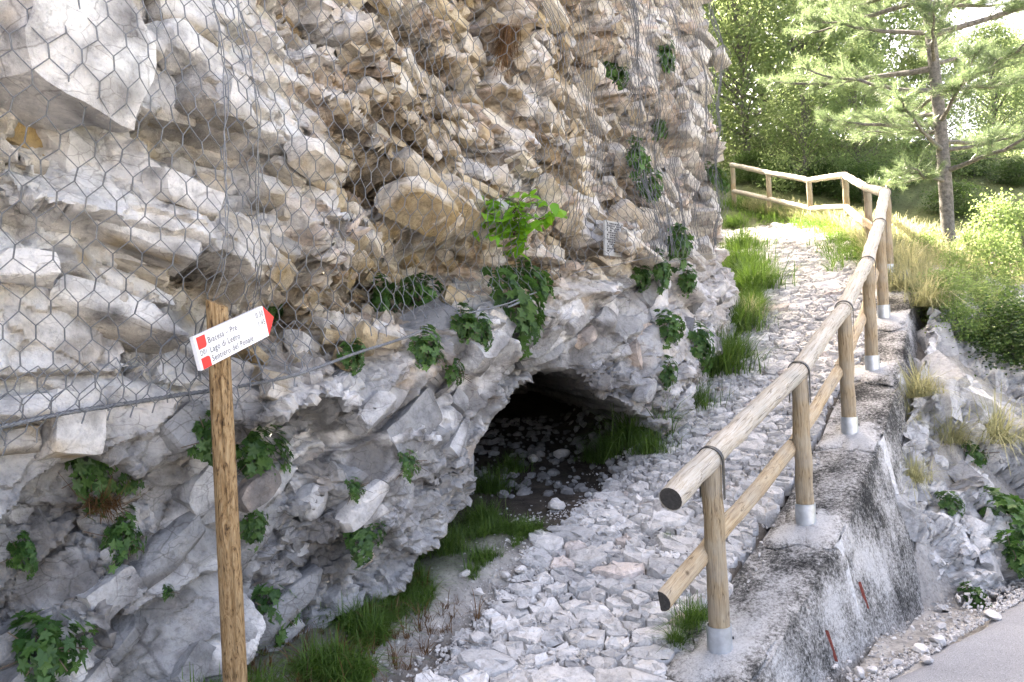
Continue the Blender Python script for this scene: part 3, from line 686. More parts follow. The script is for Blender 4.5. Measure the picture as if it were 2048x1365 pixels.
# ------------------------------------------------------------------ path stones
def clip(poly, nx, ny, c):
    out = []
    for i in range(len(poly)):
        p, q = poly[i], poly[(i + 1) % len(poly)]
        dp, dq = p[0] * nx + p[1] * ny - c, q[0] * nx + q[1] * ny - c
        if dp <= 0: out.append(p)
        if (dp < 0 < dq) or (dq < 0 < dp):
            t = dp / (dp - dq); out.append((p[0] + (q[0] - p[0]) * t, p[1] + (q[1] - p[1]) * t))
    return out
AN = 1.55                                    # stones are longer across the path than along it
def left_edge(a): return np.interp(a, [2, 2.9, 3.5, 4.4, 5.2, 6.2, 7.5, 9, 10.5, 12.5, 15, 18], [2.45, 2.68, 2.84, 2.95, 2.98, 2.98, 2.95, 2.95, 3.25, 4.3, 6.2, 8.5])
pts = []; cell = {}
R1 = random.Random(11)
def try_pt(a, b, r):
    u, v = a * AN, b
    k = (int(u / .3), int(v / .3))
    for i in (-1, 0, 1):
        for j in (-1, 0, 1):
            for q in cell.get((k[0] + i, k[1] + j), ()):
                if math.hypot(u - q[0], v - q[1]) < (r + q[2]) * .92: return
    cell.setdefault(k, []).append((u, v, r)); pts.append((u, v, r))
for (r0, r1, tries) in ((.14, .18, 60), (.09, .12, 800), (.062, .08, 9000), (.042, .055, 32000)):
    for _ in range(tries):
        a = 2.4 + 13.2 * R1.random() ** 1.15; lo, hi = float(RB(a)) + .10, float(left_edge(a))
        lo += .16 if a < 10 else 0
        b = R1.uniform(lo, hi); r = R1.uniform(r0, r1) * (1.0 if a < 5.2 else .80 if a < 9 else 1.0)
        try_pt(a, b, r)
NP = np.array(pts)
path = bpy.data.objects.new('path', None); COL.objects.link(path); tag(path, kind='structure')
stones = []
for i, (u, v, r) in enumerate(pts):
    d = np.hypot(NP[:, 0] - u, NP[:, 1] - v); nb = np.argsort(d)[1:16]
    L = r * 1.45
    poly = [(u + L * math.cos(t), v + L * math.sin(t)) for t in np.linspace(0, 2 * math.pi, 11)[:-1]]
    for j in nb:
        uj, vj, rj = pts[j]; dist = d[j]
        if dist > L * 2.4: break
        nx, ny = (uj - u) / dist, (vj - v) / dist
        c = u * nx + v * ny + dist * r / (r + rj) - .0065
        poly = clip(poly, nx, ny, c)
        if len(poly) < 3: break
    if len(poly) < 3: continue
    q = []
    for k in range(len(poly)):                # cut the corners once
        p0, p1 = poly[k], poly[(k + 1) % len(poly)]
        w0, w1 = R1.uniform(.08, .2), R1.uniform(.08, .2)
        q.append((p0[0] * (1 - w0) + p1[0] * w0, p0[1] * (1 - w0) + p1[1] * w0)); q.append((p0[0] * w1 + p1[0] * (1 - w1), p0[1] * w1 + p1[1] * (1 - w1)))
    poly = [(x / AN, y) for x, y in q]
    ca_, cb_ = sum(p[0] for p in poly) / len(poly), sum(p[1] for p in poly) / len(poly)
    stones.append((ca_, cb_, poly, r))
def stone_mesh(st, rnd):
    ca_, cb_, poly, r = st; n = len(poly)
    hgt = rnd.uniform(.014, .044) + r * .09; ta, tb = rnd.gauss(0, .10), rnd.gauss(0, .10)
    x0, y0 = ab(ca_, cb_); z0 = float(H(ca_, cb_)) - .03
    V = []; gs = float(G(ca_ + .1) - G(ca_ - .1)) / .2
    for (sc, hz, jit) in ((1.02, -.05, 0), (1.0, .66, .010), (.90, .96, .011), (.45, 1.02, .012)):
        for (pa, pb) in poly:
            da, db = (pa - ca_) * sc, (pb - cb_) * sc
            x, y = ab(ca_ + da, cb_ + db)
            z = z0 + gs * da * .85 + (hgt * hz if hz > 0 else -.06) + (ta * da + tb * db) * (hz > 0) + rnd.gauss(0, jit) * .8
            V.append((x - x0 + rnd.gauss(0, jit * .5), y - y0 + rnd.gauss(0, jit * .5), z - z0))
    V.append((0, 0, hgt * 1.08 + rnd.gauss(0, .006)))
    Fc = []
    for lv in range(3):
        for k in range(n): Fc.append((lv * n + k, lv * n + (k + 1) % n, (lv + 1) * n + (k + 1) % n, (lv + 1) * n + k))
    for k in range(n): Fc.append((3 * n + k, 3 * n + (k + 1) % n, 4 * n))
    t = rnd.random(); g = rnd.uniform(.78, 1.12)
    c = (.70 * g, .68 * g, .65 * g) if t < .70 else (.52 * g, .515 * g, .505 * g) if t < .95 else (.64 * g, .57 * g, .52 * g)
    if ca_ > 5.2: c = tuple(x * .88 for x in c)
    return V, Fc, c, (x0, y0, z0)
def score(s):
    x, y = ab(s[0], s[1]); d = math.hypot(x, y)
    return s[3] / d
order = sorted(range(len(stones)), key=lambda i: -score(stones[i]))
rest = MB(); R2 = random.Random(5)
for q, i in enumerate(order):
    V, Fc, c, o0 = stone_mesh(stones[i], R2)
    if q < 296:
        mb = MB(); mb.add(V, Fc, c); obj('stone', mb.mesh('stone', True, 28), M['stone'], path, o0)
    else: rest.add([(v[0] + o0[0], v[1] + o0[1], v[2] + o0[2]) for v in V], Fc, c)
tag(obj('small_paving_stones', rest.mesh('small_paving_stones', True, 28), M['stone'], path), kind='stuff')

# ------------------------------------------------------------------ loose rock variants, gravel, rubble
def rock_mesh(seed, flat=.7, sub=2):
    import bmesh
    bm = bmesh.new(); bmesh.ops.create_icosphere(bm, subdivisions=sub, radius=1)
    r = random.Random(seed)
    pl = [(Vector((r.gauss(0, 1), r.gauss(0, 1), r.gauss(0, 1))).normalized(), r.uniform(.55, .85)) for _ in range(9)]
    for v in bm.verts:
        for nrm, dd_ in pl:
            k = v.co.dot(nrm)
            if k > dd_: v.co -= nrm * (k - dd_)
        v.co.x *= 1.25; v.co.z *= flat
        v.co += Vector((r.gauss(0, .02), r.gauss(0, .02), r.gauss(0, .02)))
    me = bpy.data.meshes.new('rock'); bm.to_mesh(me); bm.free()
    me.polygons.foreach_set('use_smooth', np.full(len(me.polygons), True)); me.set_sharp_from_angle(angle=R(32))
    g = r.uniform(.85, 1.1); setcol(me, np.tile(np.array([.62, .60, .575]) * g, (len(me.vertices), 1)))
    me.materials.append(M['stone']); return me
ROCK = [rock_mesh(s) for s in range(8)]
def scatter(name, P, scales, sub, cols, parent=None, seed=1):
    """many little stones in one mesh"""
    base = rock_mesh(77 + seed, .75, sub); n = len(base.vertices)
    V0 = np.array([v.co[:] for v in base.vertices]); F0 = np.array([p.vertices[:] for p in base.polygons])
    k = len(P); r = np.random.default_rng(seed)
    an = r.uniform(0, 6.28, k); ti = r.normal(0, .5, k)
    c, s = np.cos(an)[:, None], np.sin(an)[:, None]; ct, stt = np.cos(ti)[:, None], np.sin(ti)[:, None]
    x = V0[None, :, 0] * ct + V0[None, :, 2] * stt; z = -V0[None, :, 0] * stt + V0[None, :, 2] * ct; y = V0[None, :, 1] * r.uniform(.7, 1.1, k)[:, None]
    W = np.stack([x * c - y * s, x * s + y * c, z], -1) * np.asarray(scales)[:, None, None] + np.asarray(P)[:, None, :]
    Fm = (F0[None] + (np.arange(k) * n)[:, None, None]).reshape(-1, 3)
    me = mesh_np(name, W.reshape(-1, 3), Fm, True, np.repeat(np.asarray(cols), n, 0), 35)
    o = obj(name, me, M['stone'], parent); tag(o, kind='stuff'); return o
# gravel on the dirt beside the path and at the foot of the fence wall
gp, gs_ = [], []
for _ in range(6500):
    a = rng.uniform(2.2, 9.5); le = float(left_edge(a))
    b = le + abs(rng.normal(0, .30)) - .12 if rng.random() < .75 else rng.uniform(float(RB(a)) + .05, le)
    if b > 3.7 and a < 4.4: continue
    x, y = ab(a, b); gp.append((x, y, float(H(a, b)) - .004)); gs_.append(.006 + .014 * rng.random() ** 3)
for _ in range(3200):
    a = rng.uniform(2.5, 8.0); b = float(np.interp(a, [2.5, 4.37, 6.7, 8.0], [1.0, .90, .34, -.12])) + (abs(rng.normal(0, .06)) if rng.random() < .7 else rng.uniform(0, .35)) - .03
    if b > float(RB(a)) - .35: continue
    x, y = ab(a, b); gp.append((x, y, float(H(a, b)) + .006)); gs_.append(.006 + .014 * rng.random() ** 2)
g = rng.uniform(.35, .68, len(gp))[:, None]
o = scatter('gravel', gp, gs_, 1, g * np.array([1, .96, .91]), None, 3); tag(o, 'loose pale gravel scattered along the path edge and road edge', 'gravel')
# rubble spilling off the path towards the cave, and on the cave floor
rp, rs = [], []
for _ in range(420):
    a = rng.uniform(5.3, 7.6); le = float(left_edge(a)); b = le + rng.normal(-.02, .13)
    x, y = ab(a, b); rp.append((x, y, float(H(a, b)) + .005)); rs.append(rng.uniform(.018, .055))
for _ in range(520):
    x, y = rng.uniform(-.6, 1.35), rng.uniform(6.4, 9.6); rp.append((x, y, Hxy(x, y) + .01)); rs.append(.015 + .06 * rng.random() ** 2)
g = rng.uniform(.30, .60, len(rp))[:, None]; g[420:] *= .55  # cave-floor stones darkened: the dimness of the cave put into their colour
o = scatter('rubble', rp, rs, 1, g * np.array([1, .97, .93]), None, 4); tag(o, 'broken stones strewn over the cave floor and bank', 'rubble')

loose = [  # px, py, size(px), label
 (1112, 1020, 40, 'rounded white stone lying alone on dark soil before the cave'),
 (1065, 925, 24, 'small pale stone on the soil inside the cave mouth'),
 (1125, 918, 34, 'whitish stone beside grass at the cave mouth'),
 (930, 1160, 22, 'smaller of two white stones on the grey dirt left of the paving'),
 (1042, 1150, 26, 'squarish white stone on dirt at the left edge of the paving'),
 (1012, 1158, 22, 'white stone touching the squarish one at the paving edge'),
 (957, 1195, 26, 'low white stone half sunk in dust left of the paving'),
 (952, 1290, 40, 'white block at the lower left corner of the paving'),
 (1045, 1220, 30, 'upright white stone standing proud at the paving edge'),
 (925, 1295, 14, 'small pebble next to the white block on the dust'),
 (1418, 905, 34, 'biggest white rubble stone beside the grass near the cave'),
 (1395, 940, 30, 'pale rubble stone below the biggest one near the railing end'),
 (1985, 1242, 30, 'largest white stone on the far verge of the road'),
 (1875, 1290, 34, 'white stone in a heap on the road verge'),
 (1840, 1308, 32, 'second white stone in the heap on the road verge'),
 (1855, 1330, 24, 'white stone lying lowest of the heap on the road verge'),
 (1792, 1335, 20, 'small white stone at the foot of the concrete wall'),
 (1720, 1358, 30, 'white stone at the bottom edge beside the concrete wall'),
 (1745, 1350, 22, 'white stone between the wall foot and the asphalt'),
 (1880, 1262, 22, 'pale stone behind the heap on the road verge'),
]
for i, (px, py, sz, lab) in enumerate(loose):
    p = ground_at(px, py); r = sz / F_PX * p.y * .5
    o = obj('loose_stone', ROCK[i % 8], None, None, (p.x, p.y, p.z + r * .35 + .012), (random.uniform(-.3, .3), random.uniform(-.3, .3), random.uniform(0, 6)), r)
    tag(o, lab, 'stone', 'loose white stones')

# ------------------------------------------------------------------ concrete wall with cement pads
posts_px = [(1440, 1298, 3.9), (1612, 1045, 4.9), (1700, 865, 6.0), (1745, 738, 7.0), (1768, 634, 8.0), (1778, 550, 9.0)]
posts = [at(*p) for p in posts_px]
posts += [Vector((5.00, 11.0, 2.62)), Vector((5.77, 13.5, 3.28)), Vector((5.73, 15.0, 3.50)), Vector((5.40, 16.3, 3.93)), Vector((5.05, 17.6, 4.36))]
pab = [to_ab(p.x, p.y) for p in posts]
wa_ = np.array([2.6] + [p[0] for p in pab[:6]] + [10.6]); wz_ = np.array([-.12] + [p.z for p in posts[:6]] + [2.55])
pb_ = np.array([1.50] + [p[1] for p in pab[:6]] + [1.95])
def wall_top(a): return np.interp(a, wa_, wz_) - .03
def wall_b(a): return np.interp(a, wa_, pb_)
aa = np.arange(2.75, 10.2, .03)
prof = []   # (b offset from posts, kind) along the section: path side -> top -> face -> foot
tt = np.concatenate([np.linspace(0, 1, 6)[:-1] * 0 + np.linspace(0, .08, 5), np.linspace(.1, .5, 16), np.linspace(.52, 1, 26)])
A, T = np.meshgrid(aa, tt, indexing='ij')
zt = wall_top(A); foot = np.minimum(H(A, wall_b(A) - .9), zt - .05) - .28
foot = np.maximum(foot, zt - 2.2)
inner, outer = wall_b(A) + .20, wall_b(A) - .22
Bw = np.where(T < .09, inner, np.where(T <= .5, inner + (outer - inner) * (T - .1) / .4, outer - .24 * (T - .5) * 2 * np.clip((zt - foot) / 1.0, .1, 1.3)))
Zw = np.where(T < .09, zt - .35 * (1 - T / .08), np.where(T <= .5, zt, zt + (foot - zt) * (T - .5) * 2))
rnd_ = ss(.44, .5, T) * (1 - ss(.5, .58, T)); Zw = Zw - .02 * rnd_
nn = .012 * fbm(A * 6, T * 9, 71) + .006 * fbm(A * 25, T * 40, 72)
X, Y = ab(A, Bw - nn * (T > .5) * 1.6); Zw = Zw + nn * (T <= .5)
colw = .42 + .25 * fbm(A * 2, T * 3, 73) + .10 * (T < .5) + .22 * ss(.5, .62, T)
for a0, _ in pab[:6]: colw = colw + .35 * np.exp(-((A - a0) / .16) ** 2) * (T < .56) + .0
wall = empty('retaining_wall', (*ab(5.2, 1.25), .0)); tag(wall, 'lichen speckled grey concrete wall carrying the wooden railing above the road', 'wall')
def child(name, me, mat, par):
    o = obj(name, me, mat, par); o.matrix_parent_inverse = Matrix.Translation(-Vector(par.location)); return o
child('wall_body', mesh_np('wall_body', np.stack([X, Y, Zw], -1).reshape(-1, 3), grid_faces(*A.shape), True, np.repeat(np.clip(colw, 0, 1).reshape(-1, 1), 3, 1), 50), M['concrete'], wall)
M['cement'] = m_plain('pale_cement', (.52, .515, .50), .95, 0, .35, 45, .8)
def pad(i):
    """cement smeared level round a post foot, feathering out into the wall top"""
    p = posts[i]; a0, b0 = pab[i]; V, cc = [], []; nr, na_ = 12, 40
    for q in range(nr):
        f_ = q / (nr - 1)
        for k in range(na_):
            t = 2 * math.pi * k / na_; ct, st_ = math.cos(t), math.sin(t)
            sq = 1 / max(abs(ct), abs(st_)) ** .75; ns = 1 + .16 * math.sin(3 * t + i) + .10 * math.sin(7 * t + 2 * i) + .05 * math.sin(13 * t + i * 5)
            aa_ = a0 - .02 + ct * sq * ns * (.02 + .22 * f_); bb = max(min(b0 - .02 + st_ * sq * ns * (.02 + .19 * f_), b0 + .19), b0 - .213)
            z = float(wall_top(aa_)) + .03 - .035 * f_ ** 3 + .10 * (p.z - .03 - float(wall_top(aa_))) + random.gauss(0, .0025)
            V.append((*ab(aa_, bb), z + .004)); cc.append(.98 - .42 * f_ ** 2)
    F_ = [(q * na_ + k, q * na_ + (k + 1) % na_, (q + 1) * na_ + (k + 1) % na_, (q + 1) * na_ + k) for q in range(nr - 1) for k in range(na_)]
    me = mesh_np('cement_pad', np.array(V), np.array(F_), True, np.repeat(np.array(cc)[:, None], 3, 1), 55); child('cement_pad', me, M['concrete'], wall)
for i in range(6): pad(i)
def face_patch(a0, t0, t1, w0, w1, mat, name, lift=.008, lean=0.0):
    n = 22; V = []
    for k in range(n):
        f_ = k / (n - 1); wd = w0 + (w1 - w0) * f_
        for sgn in (-1, -.33, .33, 1):
            a = a0 + lean * f_ + sgn * wd * .5 * (1 + .25 * math.sin(k * .9 + a0 * 7) * math.sin(k * .37)) ; T_ = t0 + (t1 - t0) * f_
            zt_ = float(wall_top(a)); ft = max(min(float(H(a, wall_b(a) - .9)), zt_ - .05) - .25, zt_ - 2.2)
            bb = float(wall_b(a)) - .22 - .24 * T_ * min(max((zt_ - ft), .1), 1.3) - lift * (1 if abs(sgn) < .9 else -1.5)
            V.append((*ab(a, bb), zt_ + (ft - zt_) * T_))
    me = mesh_np(name, np.array(V), grid_faces(n, 4), True); child(name, me, mat, wall)
face_patch(pab[1][0] - .10, .0, .55, .16, .03, M['cement'], 'cement_drip', lean=-.04)
face_patch(pab[2][0] + .0, .0, .30, .18, .04, M['cement'], 'cement_drip', lean=-.03)
face_patch(pab[3][0] + .0, .0, .25, .15, .05, M['cement'], 'cement_drip')
face_patch(4.42, .36, .60, .014, .008, M['rust'], 'red_mark', .012, .01)
face_patch(5.00, .34, .52, .014, .008, M['rust'], 'red_mark', .012, .01)

# ------------------------------------------------------------------ wooden railing
rail = empty('wooden_railing', posts[0]); tag(rail, 'weathered round-timber railing with low half-log rail running up the path', 'railing')
def log(name, p, q, r0, r1, mat, par, seg=9, n=16, half=False, wob=.012):
    """a log from p to q with its own local Z along the grain"""
    p, q = Vector(p), Vector(q); L = (q - p).length
    mb = MB(); rr = random.Random(hash((round(p.x, 2), round(q.z, 2))) & 0xffff)
    V, Fc = [], []
    for i in range(seg + 1):
        f_ = i / seg; r = (r0 + (r1 - r0) * f_) * (1 + rr.gauss(0, .022)); bw = .006 * math.sin(math.pi * f_) * (L > .95); ox, oy = rr.gauss(0, .003) + bw * rr.choice((1,)), rr.gauss(0, .003) - bw
        for k in range(n):
            an = 2 * math.pi * k / n; x, y = r * math.cos(an), r * math.sin(an)
            if half: x = max(x, -r * .12)
            V.append((x * (1 + rr.gauss(0, wob)) + ox, y * (1 + rr.gauss(0, wob)) + oy, L * f_))
    for i in range(seg):
        for k in range(n): k2 = (k + 1) % n; Fc.append((i * n + k, i * n + k2, (i + 1) * n + k2, (i + 1) * n + k))
    Fc.append(tuple(range(n))[::-1]); Fc.append(tuple(seg * n + k for k in range(n)))
    mb.add(V, Fc); me = mb.mesh(name, True, 50)
    o = obj(name, me, mat, par); z = (q - p).normalized()
    x = Vector((EB, -EA, 0)) if half else Vector((0, 0, 1)) if abs(z.z) < .9 else Vector((1, 0, 0))
    x = (x - z * x.dot(z)).normalized(); y = z.cross(x)
    mw = Matrix((( x.x, y.x, z.x, p.x), (x.y, y.y, z.y, p.y), (x.z, y.z, z.z, p.z), (0, 0, 0, 1)))
    o.matrix_parent_inverse = Matrix.Translation(-Vector(par.location)) if par.parent is None else Matrix()
    o.matrix_basis = mw
    return o
tops = [p + Vector((0, 0, .93 if i < 6 else .90)) for i, p in enumerate(posts)]
tops[10] = Vector((5.05, 17.6, 5.30))
for i, p in enumerate(posts):
    po = log('post', p - Vector((0, 0, .02 if i < 6 else .25)), tops[i] - Vector((0, 0, .03)), .054, .050, M['postw'], rail, 7, 16)
    if i < 6:
        mb = MB(); n = 24; V, Fc = [], []
        for (r, z) in ((.061, -.015), (.061, .118), (.056, .118), (.056, .02)):
            for k in range(n): V.append((r * math.cos(2 * math.pi * k / n), r * math.sin(2 * math.pi * k / n), z + .02))
        for lv in range(3):
            for k in range(n): k2 = (k + 1) % n; Fc.append((lv * n + k, lv * n + k2, lv * n + n + k2, lv * n + n + k))
        mb.add(V, Fc); sl_ = obj('metal_sleeve', mb.mesh('metal_sleeve', True, 40), M['galv'], po)
        mb = MB(); mb.tube([(.060, -.012, .075), (.067, -.013, .075)], .007, 8); obj('bolt', mb.mesh('bolt'), M['strap'], sl_)
d0 = (tops[1] - tops[0]).normalized()
ends = [tops[0] - d0 * .44] + tops[1:]
side = Vector((EB, -EA, 0))
for i in range(len(ends) - 1):
    p, q = ends[i], ends[i + 1]; dv_ = (q - p).normalized()
    ro = log('top_rail', p if i == 0 else p - dv_ * .035, q + dv_ * .035, .058 - .0005 * i, .056 - .0005 * i, M['rail'], rail, 14, 18)
    if i == 0:
        mb = MB(); n = 18; V = [(.0545 * math.cos(2 * math.pi * k / n), .0545 * math.sin(2 * math.pi * k / n), -.002) for k in range(n)] + [(0, 0, -.004)]
        mb.add(V, [(k, n, (k + 1) % n) for k in range(n)]); obj('sawn_end', mb.mesh('sawn_end'), M['endg'], ro)
    # half-log rail fixed on the path side of the posts
    lp = posts[i] + Vector((0, 0, .46)) - side * .075; lq = posts[i + 1] + Vector((0, 0, .46)) - side * .075
    if i >= 6: lp, lq = posts[i] + Vector((0, 0, .36)), posts[i + 1] + Vector((0, 0, .36))
    dl = (lq - lp).normalized()
    mo = log('lower_rail', lp - dl * (.44 if i == 0 else .0), lq - dl * .004, .052, .052, M['midr'] if i < 6 else M['rail'], rail, 12, 16, half=i < 6)
    if i == 0:
        mb = MB(); n = 16; V = [(max(.050 * math.cos(2 * math.pi * k / n), -.006), .050 * math.sin(2 * math.pi * k / n), -.002) for k in range(n)] + [(.018, 0, -.003)]
        mb.add(V, [(k, n, (k + 1) % n) for k in range(n)]); obj('sawn_end', mb.mesh('sawn_end'), M['endg'], mo)
for i in range(0, 8):   # flat steel straps bent over the rail and screwed to the posts
    t_ = tops[i]; dv_ = (tops[min(i + 1, 10)] - tops[max(i - 1, 0)]).normalized(); sd = dv_.cross(Vector((0, 0, 1))).normalized(); un = sd.cross(dv_).normalized()
    line = [t_ + sd * .062 - Vector((0, 0, .19 - .03 * k)) for k in range(6)]
    line += [t_ + (sd * math.cos(an) + un * math.sin(an)) * .063 for an in np.linspace(0, math.pi, 13)]
    line += [t_ - sd * .062 - Vector((0, 0, .04 + .03 * k)) for k in range(6)]
    V, Fc = [], []
    for k, p in enumerate(line):
        c = t_ - p; c = (c - dv_ * c.dot(dv_)).normalized()
        for e, w_ in ((-.011, 0), (.011, 0), (.011, -.004), (-.011, -.004)): V.append(p + dv_ * e + c * w_)
    for k in range(len(line) - 1):
        for e in range(4): e2 = (e + 1) % 4; Fc.append((k * 4 + e, k * 4 + e2, k * 4 + 4 + e2, k * 4 + 4 + e))
    mb = MB(); mb.add(V, Fc); child('strap', mb.mesh('strap', True, 30), M['strap'], rail)

# ------------------------------------------------------------------ signpost
pc = Vector((-1.203, 3.27, 0)); sp = empty('signpost', (pc.x, pc.y, Hxy(pc.x, pc.y)))
tag(sp, 'round wooden post with tilted white arrow board in front of the netted cliff', 'signpost')
zb = Hxy(pc.x, pc.y)
mb = MB(); V, Fc = [], []; n, sg = 28, 40; Rr = random.Random(3)
for i in range(sg + 1):
    z = -.1 + (1.865 - zb + .1) * i / sg; r = .0495 - .0065 * i / sg; r *= 1 + Rr.gauss(0, .006)
    for k in range(n):
        an = 2 * math.pi * k / n; q = r * (1 + Rr.gauss(0, .006))
        ck = abs((an - (4.9 + .18 * math.sin(z * 2.3)) + math.pi) % (2 * math.pi) - math.pi)
        if ck < .12: q *= .78
        V.append((q * math.cos(an), q * math.sin(an), z - .02 * i / sg * math.cos(an) * (i == sg)))
for i in range(sg):
    for k in range(n): k2 = (k + 1) % n; Fc.append((i * n + k, i * n + k2, (i + 1) * n + k2, (i + 1) * n + k))
Fc.append(tuple(sg * n + k for k in range(n)))
mb.add(V, Fc); obj('post', mb.mesh('post', True, 45), M['signw'], sp)
# board: local x along the arrow, y up, z out of the face
Lc = at(391, 709, 3.05); Rc = at(528, 642.5, 3.47)
ex = (Rc - Lc).normalized(); ez = Vector((ex.y, -ex.x, 0)).normalized(); ey = ez.cross(ex).normalized()
LEN = (Rc - Lc).length; HT = .134
board_o = (Lc + Rc) / 2
mwB = Matrix(((ex.x, ey.x, ez.x, board_o.x), (ex.y, ey.y, ez.y, board_o.y), (ex.z, ey.z, ez.z, board_o.z), (0, 0, 0, 1)))
mb = MB(); mb.box((-LEN / 2, -HT / 2, -.009), (LEN, 0, 0), (0, HT, 0), (0, 0, .018))
brd = obj('sign_board', mb.mesh('sign_board', False), M['white'], sp); brd.matrix_parent_inverse = Matrix.Translation(-Vector(sp.location)); brd.matrix_basis = mwB
mb = MB(); TL = .062; h2b = HT / 2
V = [(LEN / 2, -h2b, -.009), (LEN / 2 + TL, 0, -.009), (LEN / 2, h2b, -.009), (LEN / 2, -h2b, .009), (LEN / 2 + TL, 0, .009), (LEN / 2, h2b, .009)]
V = [(x + .0005, y, z) for x, y, z in V]
mb.add(V, [(2, 1, 0), (3, 4, 5), (0, 1, 4, 3), (1, 2, 5, 4)]); obj('arrow_tip', mb.mesh('arrow_tip', False), M['red'], brd)
def red_square(y0, y1, corner):
    x0, x1 = -LEN / 2 + .012, -LEN / 2 + .064; r = .014; P_ = [(x0, y0), (x1, y0), (x1, y1), (x0, y1)]
    P_ = []
    for (cx, cy, k) in ((x0, y0, 0), (x1, y0, 1), (x1, y1, 2), (x0, y1, 3)):
        if k == corner:
            sx_, sy_ = (1 if cx == x0 else -1), (1 if cy == y0 else -1)
            arc = [(cx + sx_ * r - sx_ * r * math.cos(t), cy + sy_ * r - sy_ * r * math.sin(t)) for t in np.linspace(0, math.pi / 2, 6)]
            if k in (0, 2): arc = arc if k == 0 else arc
            P_ += arc if k in (0, 2) else arc[::-1]
        else: P_.append((cx, cy))
    mb = MB(); mb.add([(x, y, .0098) for x, y in P_], [tuple(range(len(P_)))]); obj('red_square', mb.mesh('red_square', False), M['red'], brd)
red_square(.012, HT / 2 - .006, 1)
red_square(-HT / 2 + .0005, -HT / 2 + .044, 2)
def lettering(txt, x, y, size, align='LEFT', sx=.86):
    cu = bpy.data.curves.new('lettering', 'FONT'); cu.body = txt; cu.size = size; cu.align_x = align; cu.space_character = 1.12
    cu.resolution_u = 3
    to = bpy.data.objects.new('tmp_text', cu); COL.objects.link(to)
    me = bpy.data.meshes.new_from_object(to.evaluated_get(bpy.context.evaluated_depsgraph_get()))
    bpy.data.objects.remove(to); me.materials.clear(); me.name = 'lettering'
    o = obj('lettering', me, M['ink'], brd); o.location = (x, y, .0102); o.scale = (sx, 1, 1)
xs = -LEN / 2
bpy.context.view_layer.update()
lettering('Biacesa \u2013 Pr\u00e8', xs + .072, .020, .036)
lettering('0.30', LEN / 2 - .008, .028, .034, 'RIGHT')
lettering('D01', xs + .014, -.014, .031, sx=.75)
lettering('Lago di Ledro', xs + .072, -.018, .036)
lettering('1.45', LEN / 2 - .006, -.010, .034, 'RIGHT')
lettering('Sentiero del Ponale', xs + .072, -.054, .036)
mb = MB(); mb.tube([(.0, -.005, .009), (.0, -.005, .0115)], .004, 8); obj('screw', mb.mesh('screw'), M['galv'], brd)

# ------------------------------------------------------------------ rockfall netting
# smooth envelope in front of the rock
ea = np.arange(-.8, 9.4, .05); ez_ = np.arange(.9, 8.6, .05)
env = np.full((len(ea), len(ez_)), np.nan)
ci = np.clip(np.searchsorted(ca, ea), 0, len(ca) - 1); zi = np.clip(np.searchsorted(cz, ez_), 0, len(cz) - 1)
rawB = Bf.copy()
lo_ = np.stack([rawB[np.clip(ci + d_, 0, len(ca) - 1)][:, np.clip(zi + e_, 0, len(cz) - 1)] for d_ in (-4, 0, 4) for e_ in (-3, 0, 3)]).min(0)
def minf(x, k):
    o = x.copy()
    for i in range(-k, k + 1):
        for j in range(-k, k + 1): o = np.minimum(o, np.roll(np.roll(x, i, 0), j, 1))
    return o
def blur(x, k):
    for ax in (0, 1):
        p = np.pad(x, [(k, k) if q == ax else (0, 0) for q in (0, 1)], 'edge'); x = sum(np.take(p, range(i, i + x.shape[ax]), ax) for i in range(2 * k + 1)) / (2 * k + 1)
    return x
for (a_, z_, wa3, ha3, bf) in env_marks:
    i0, i1 = np.searchsorted(ea, a_ - wa3 * .8), np.searchsorted(ea, a_ + wa3 * .8) + 1; j0, j1 = np.searchsorted(ez_, z_ - ha3 * .8), np.searchsorted(ez_, z_ + ha3 * .8) + 1
    lo_[i0:i1, j0:j1] = np.minimum(lo_[i0:i1, j0:j1], bf - .02)
cut_ = np.searchsorted(ea, 8.15)
env = blur(blur(minf(lo_, 3), 3), 2) - .018
base_r = blur(lo_, 2); wr = ss(7.4, 8.1, ea)[:, None]; env = env * (1 - wr) + (base_r - .05) * wr
def env_at(a, z):
    fa = np.clip((a - ea[0]) / .05, 0, len(ea) - 1.001); fz = np.clip((z - ez_[0]) / .05, 0, len(ez_) - 1.001)
    i, j = fa.astype(int), fz.astype(int); u, v = fa - i, fz - j
    return (env[i, j] * (1 - u) + env[i + 1, j] * u) * (1 - v) + (env[i, j + 1] * (1 - u) + env[i + 1, j + 1] * u) * v
def wires(p, q, rad):
    """3-sided prisms between point arrays"""
    d = q - p; d /= np.linalg.norm(d, axis=1, keepdims=True) + 1e-9
    x = np.cross(d, np.array([.3, .9, .2])); x /= np.linalg.norm(x, axis=1, keepdims=True) + 1e-9; y = np.cross(d, x)
    V = []
    for e in (p - d * .001, q + d * .001):
        for k in range(3):
            an = 2 * math.pi * k / 3; V.append(e + (x * math.cos(an) + y * math.sin(an)) * rad[:, None])
    V = np.stack(V, 1); n = len(p)
    F0 = np.array([(0, 1, 4, 3), (1, 2, 5, 4), (2, 0, 3, 5)])
    return V.reshape(-1, 3), (F0[None] + (np.arange(n) * 6)[:, None, None]).reshape(-1, 4)
def ztop(a): return 2.05 + 1.0 * a * .5 + 1.55
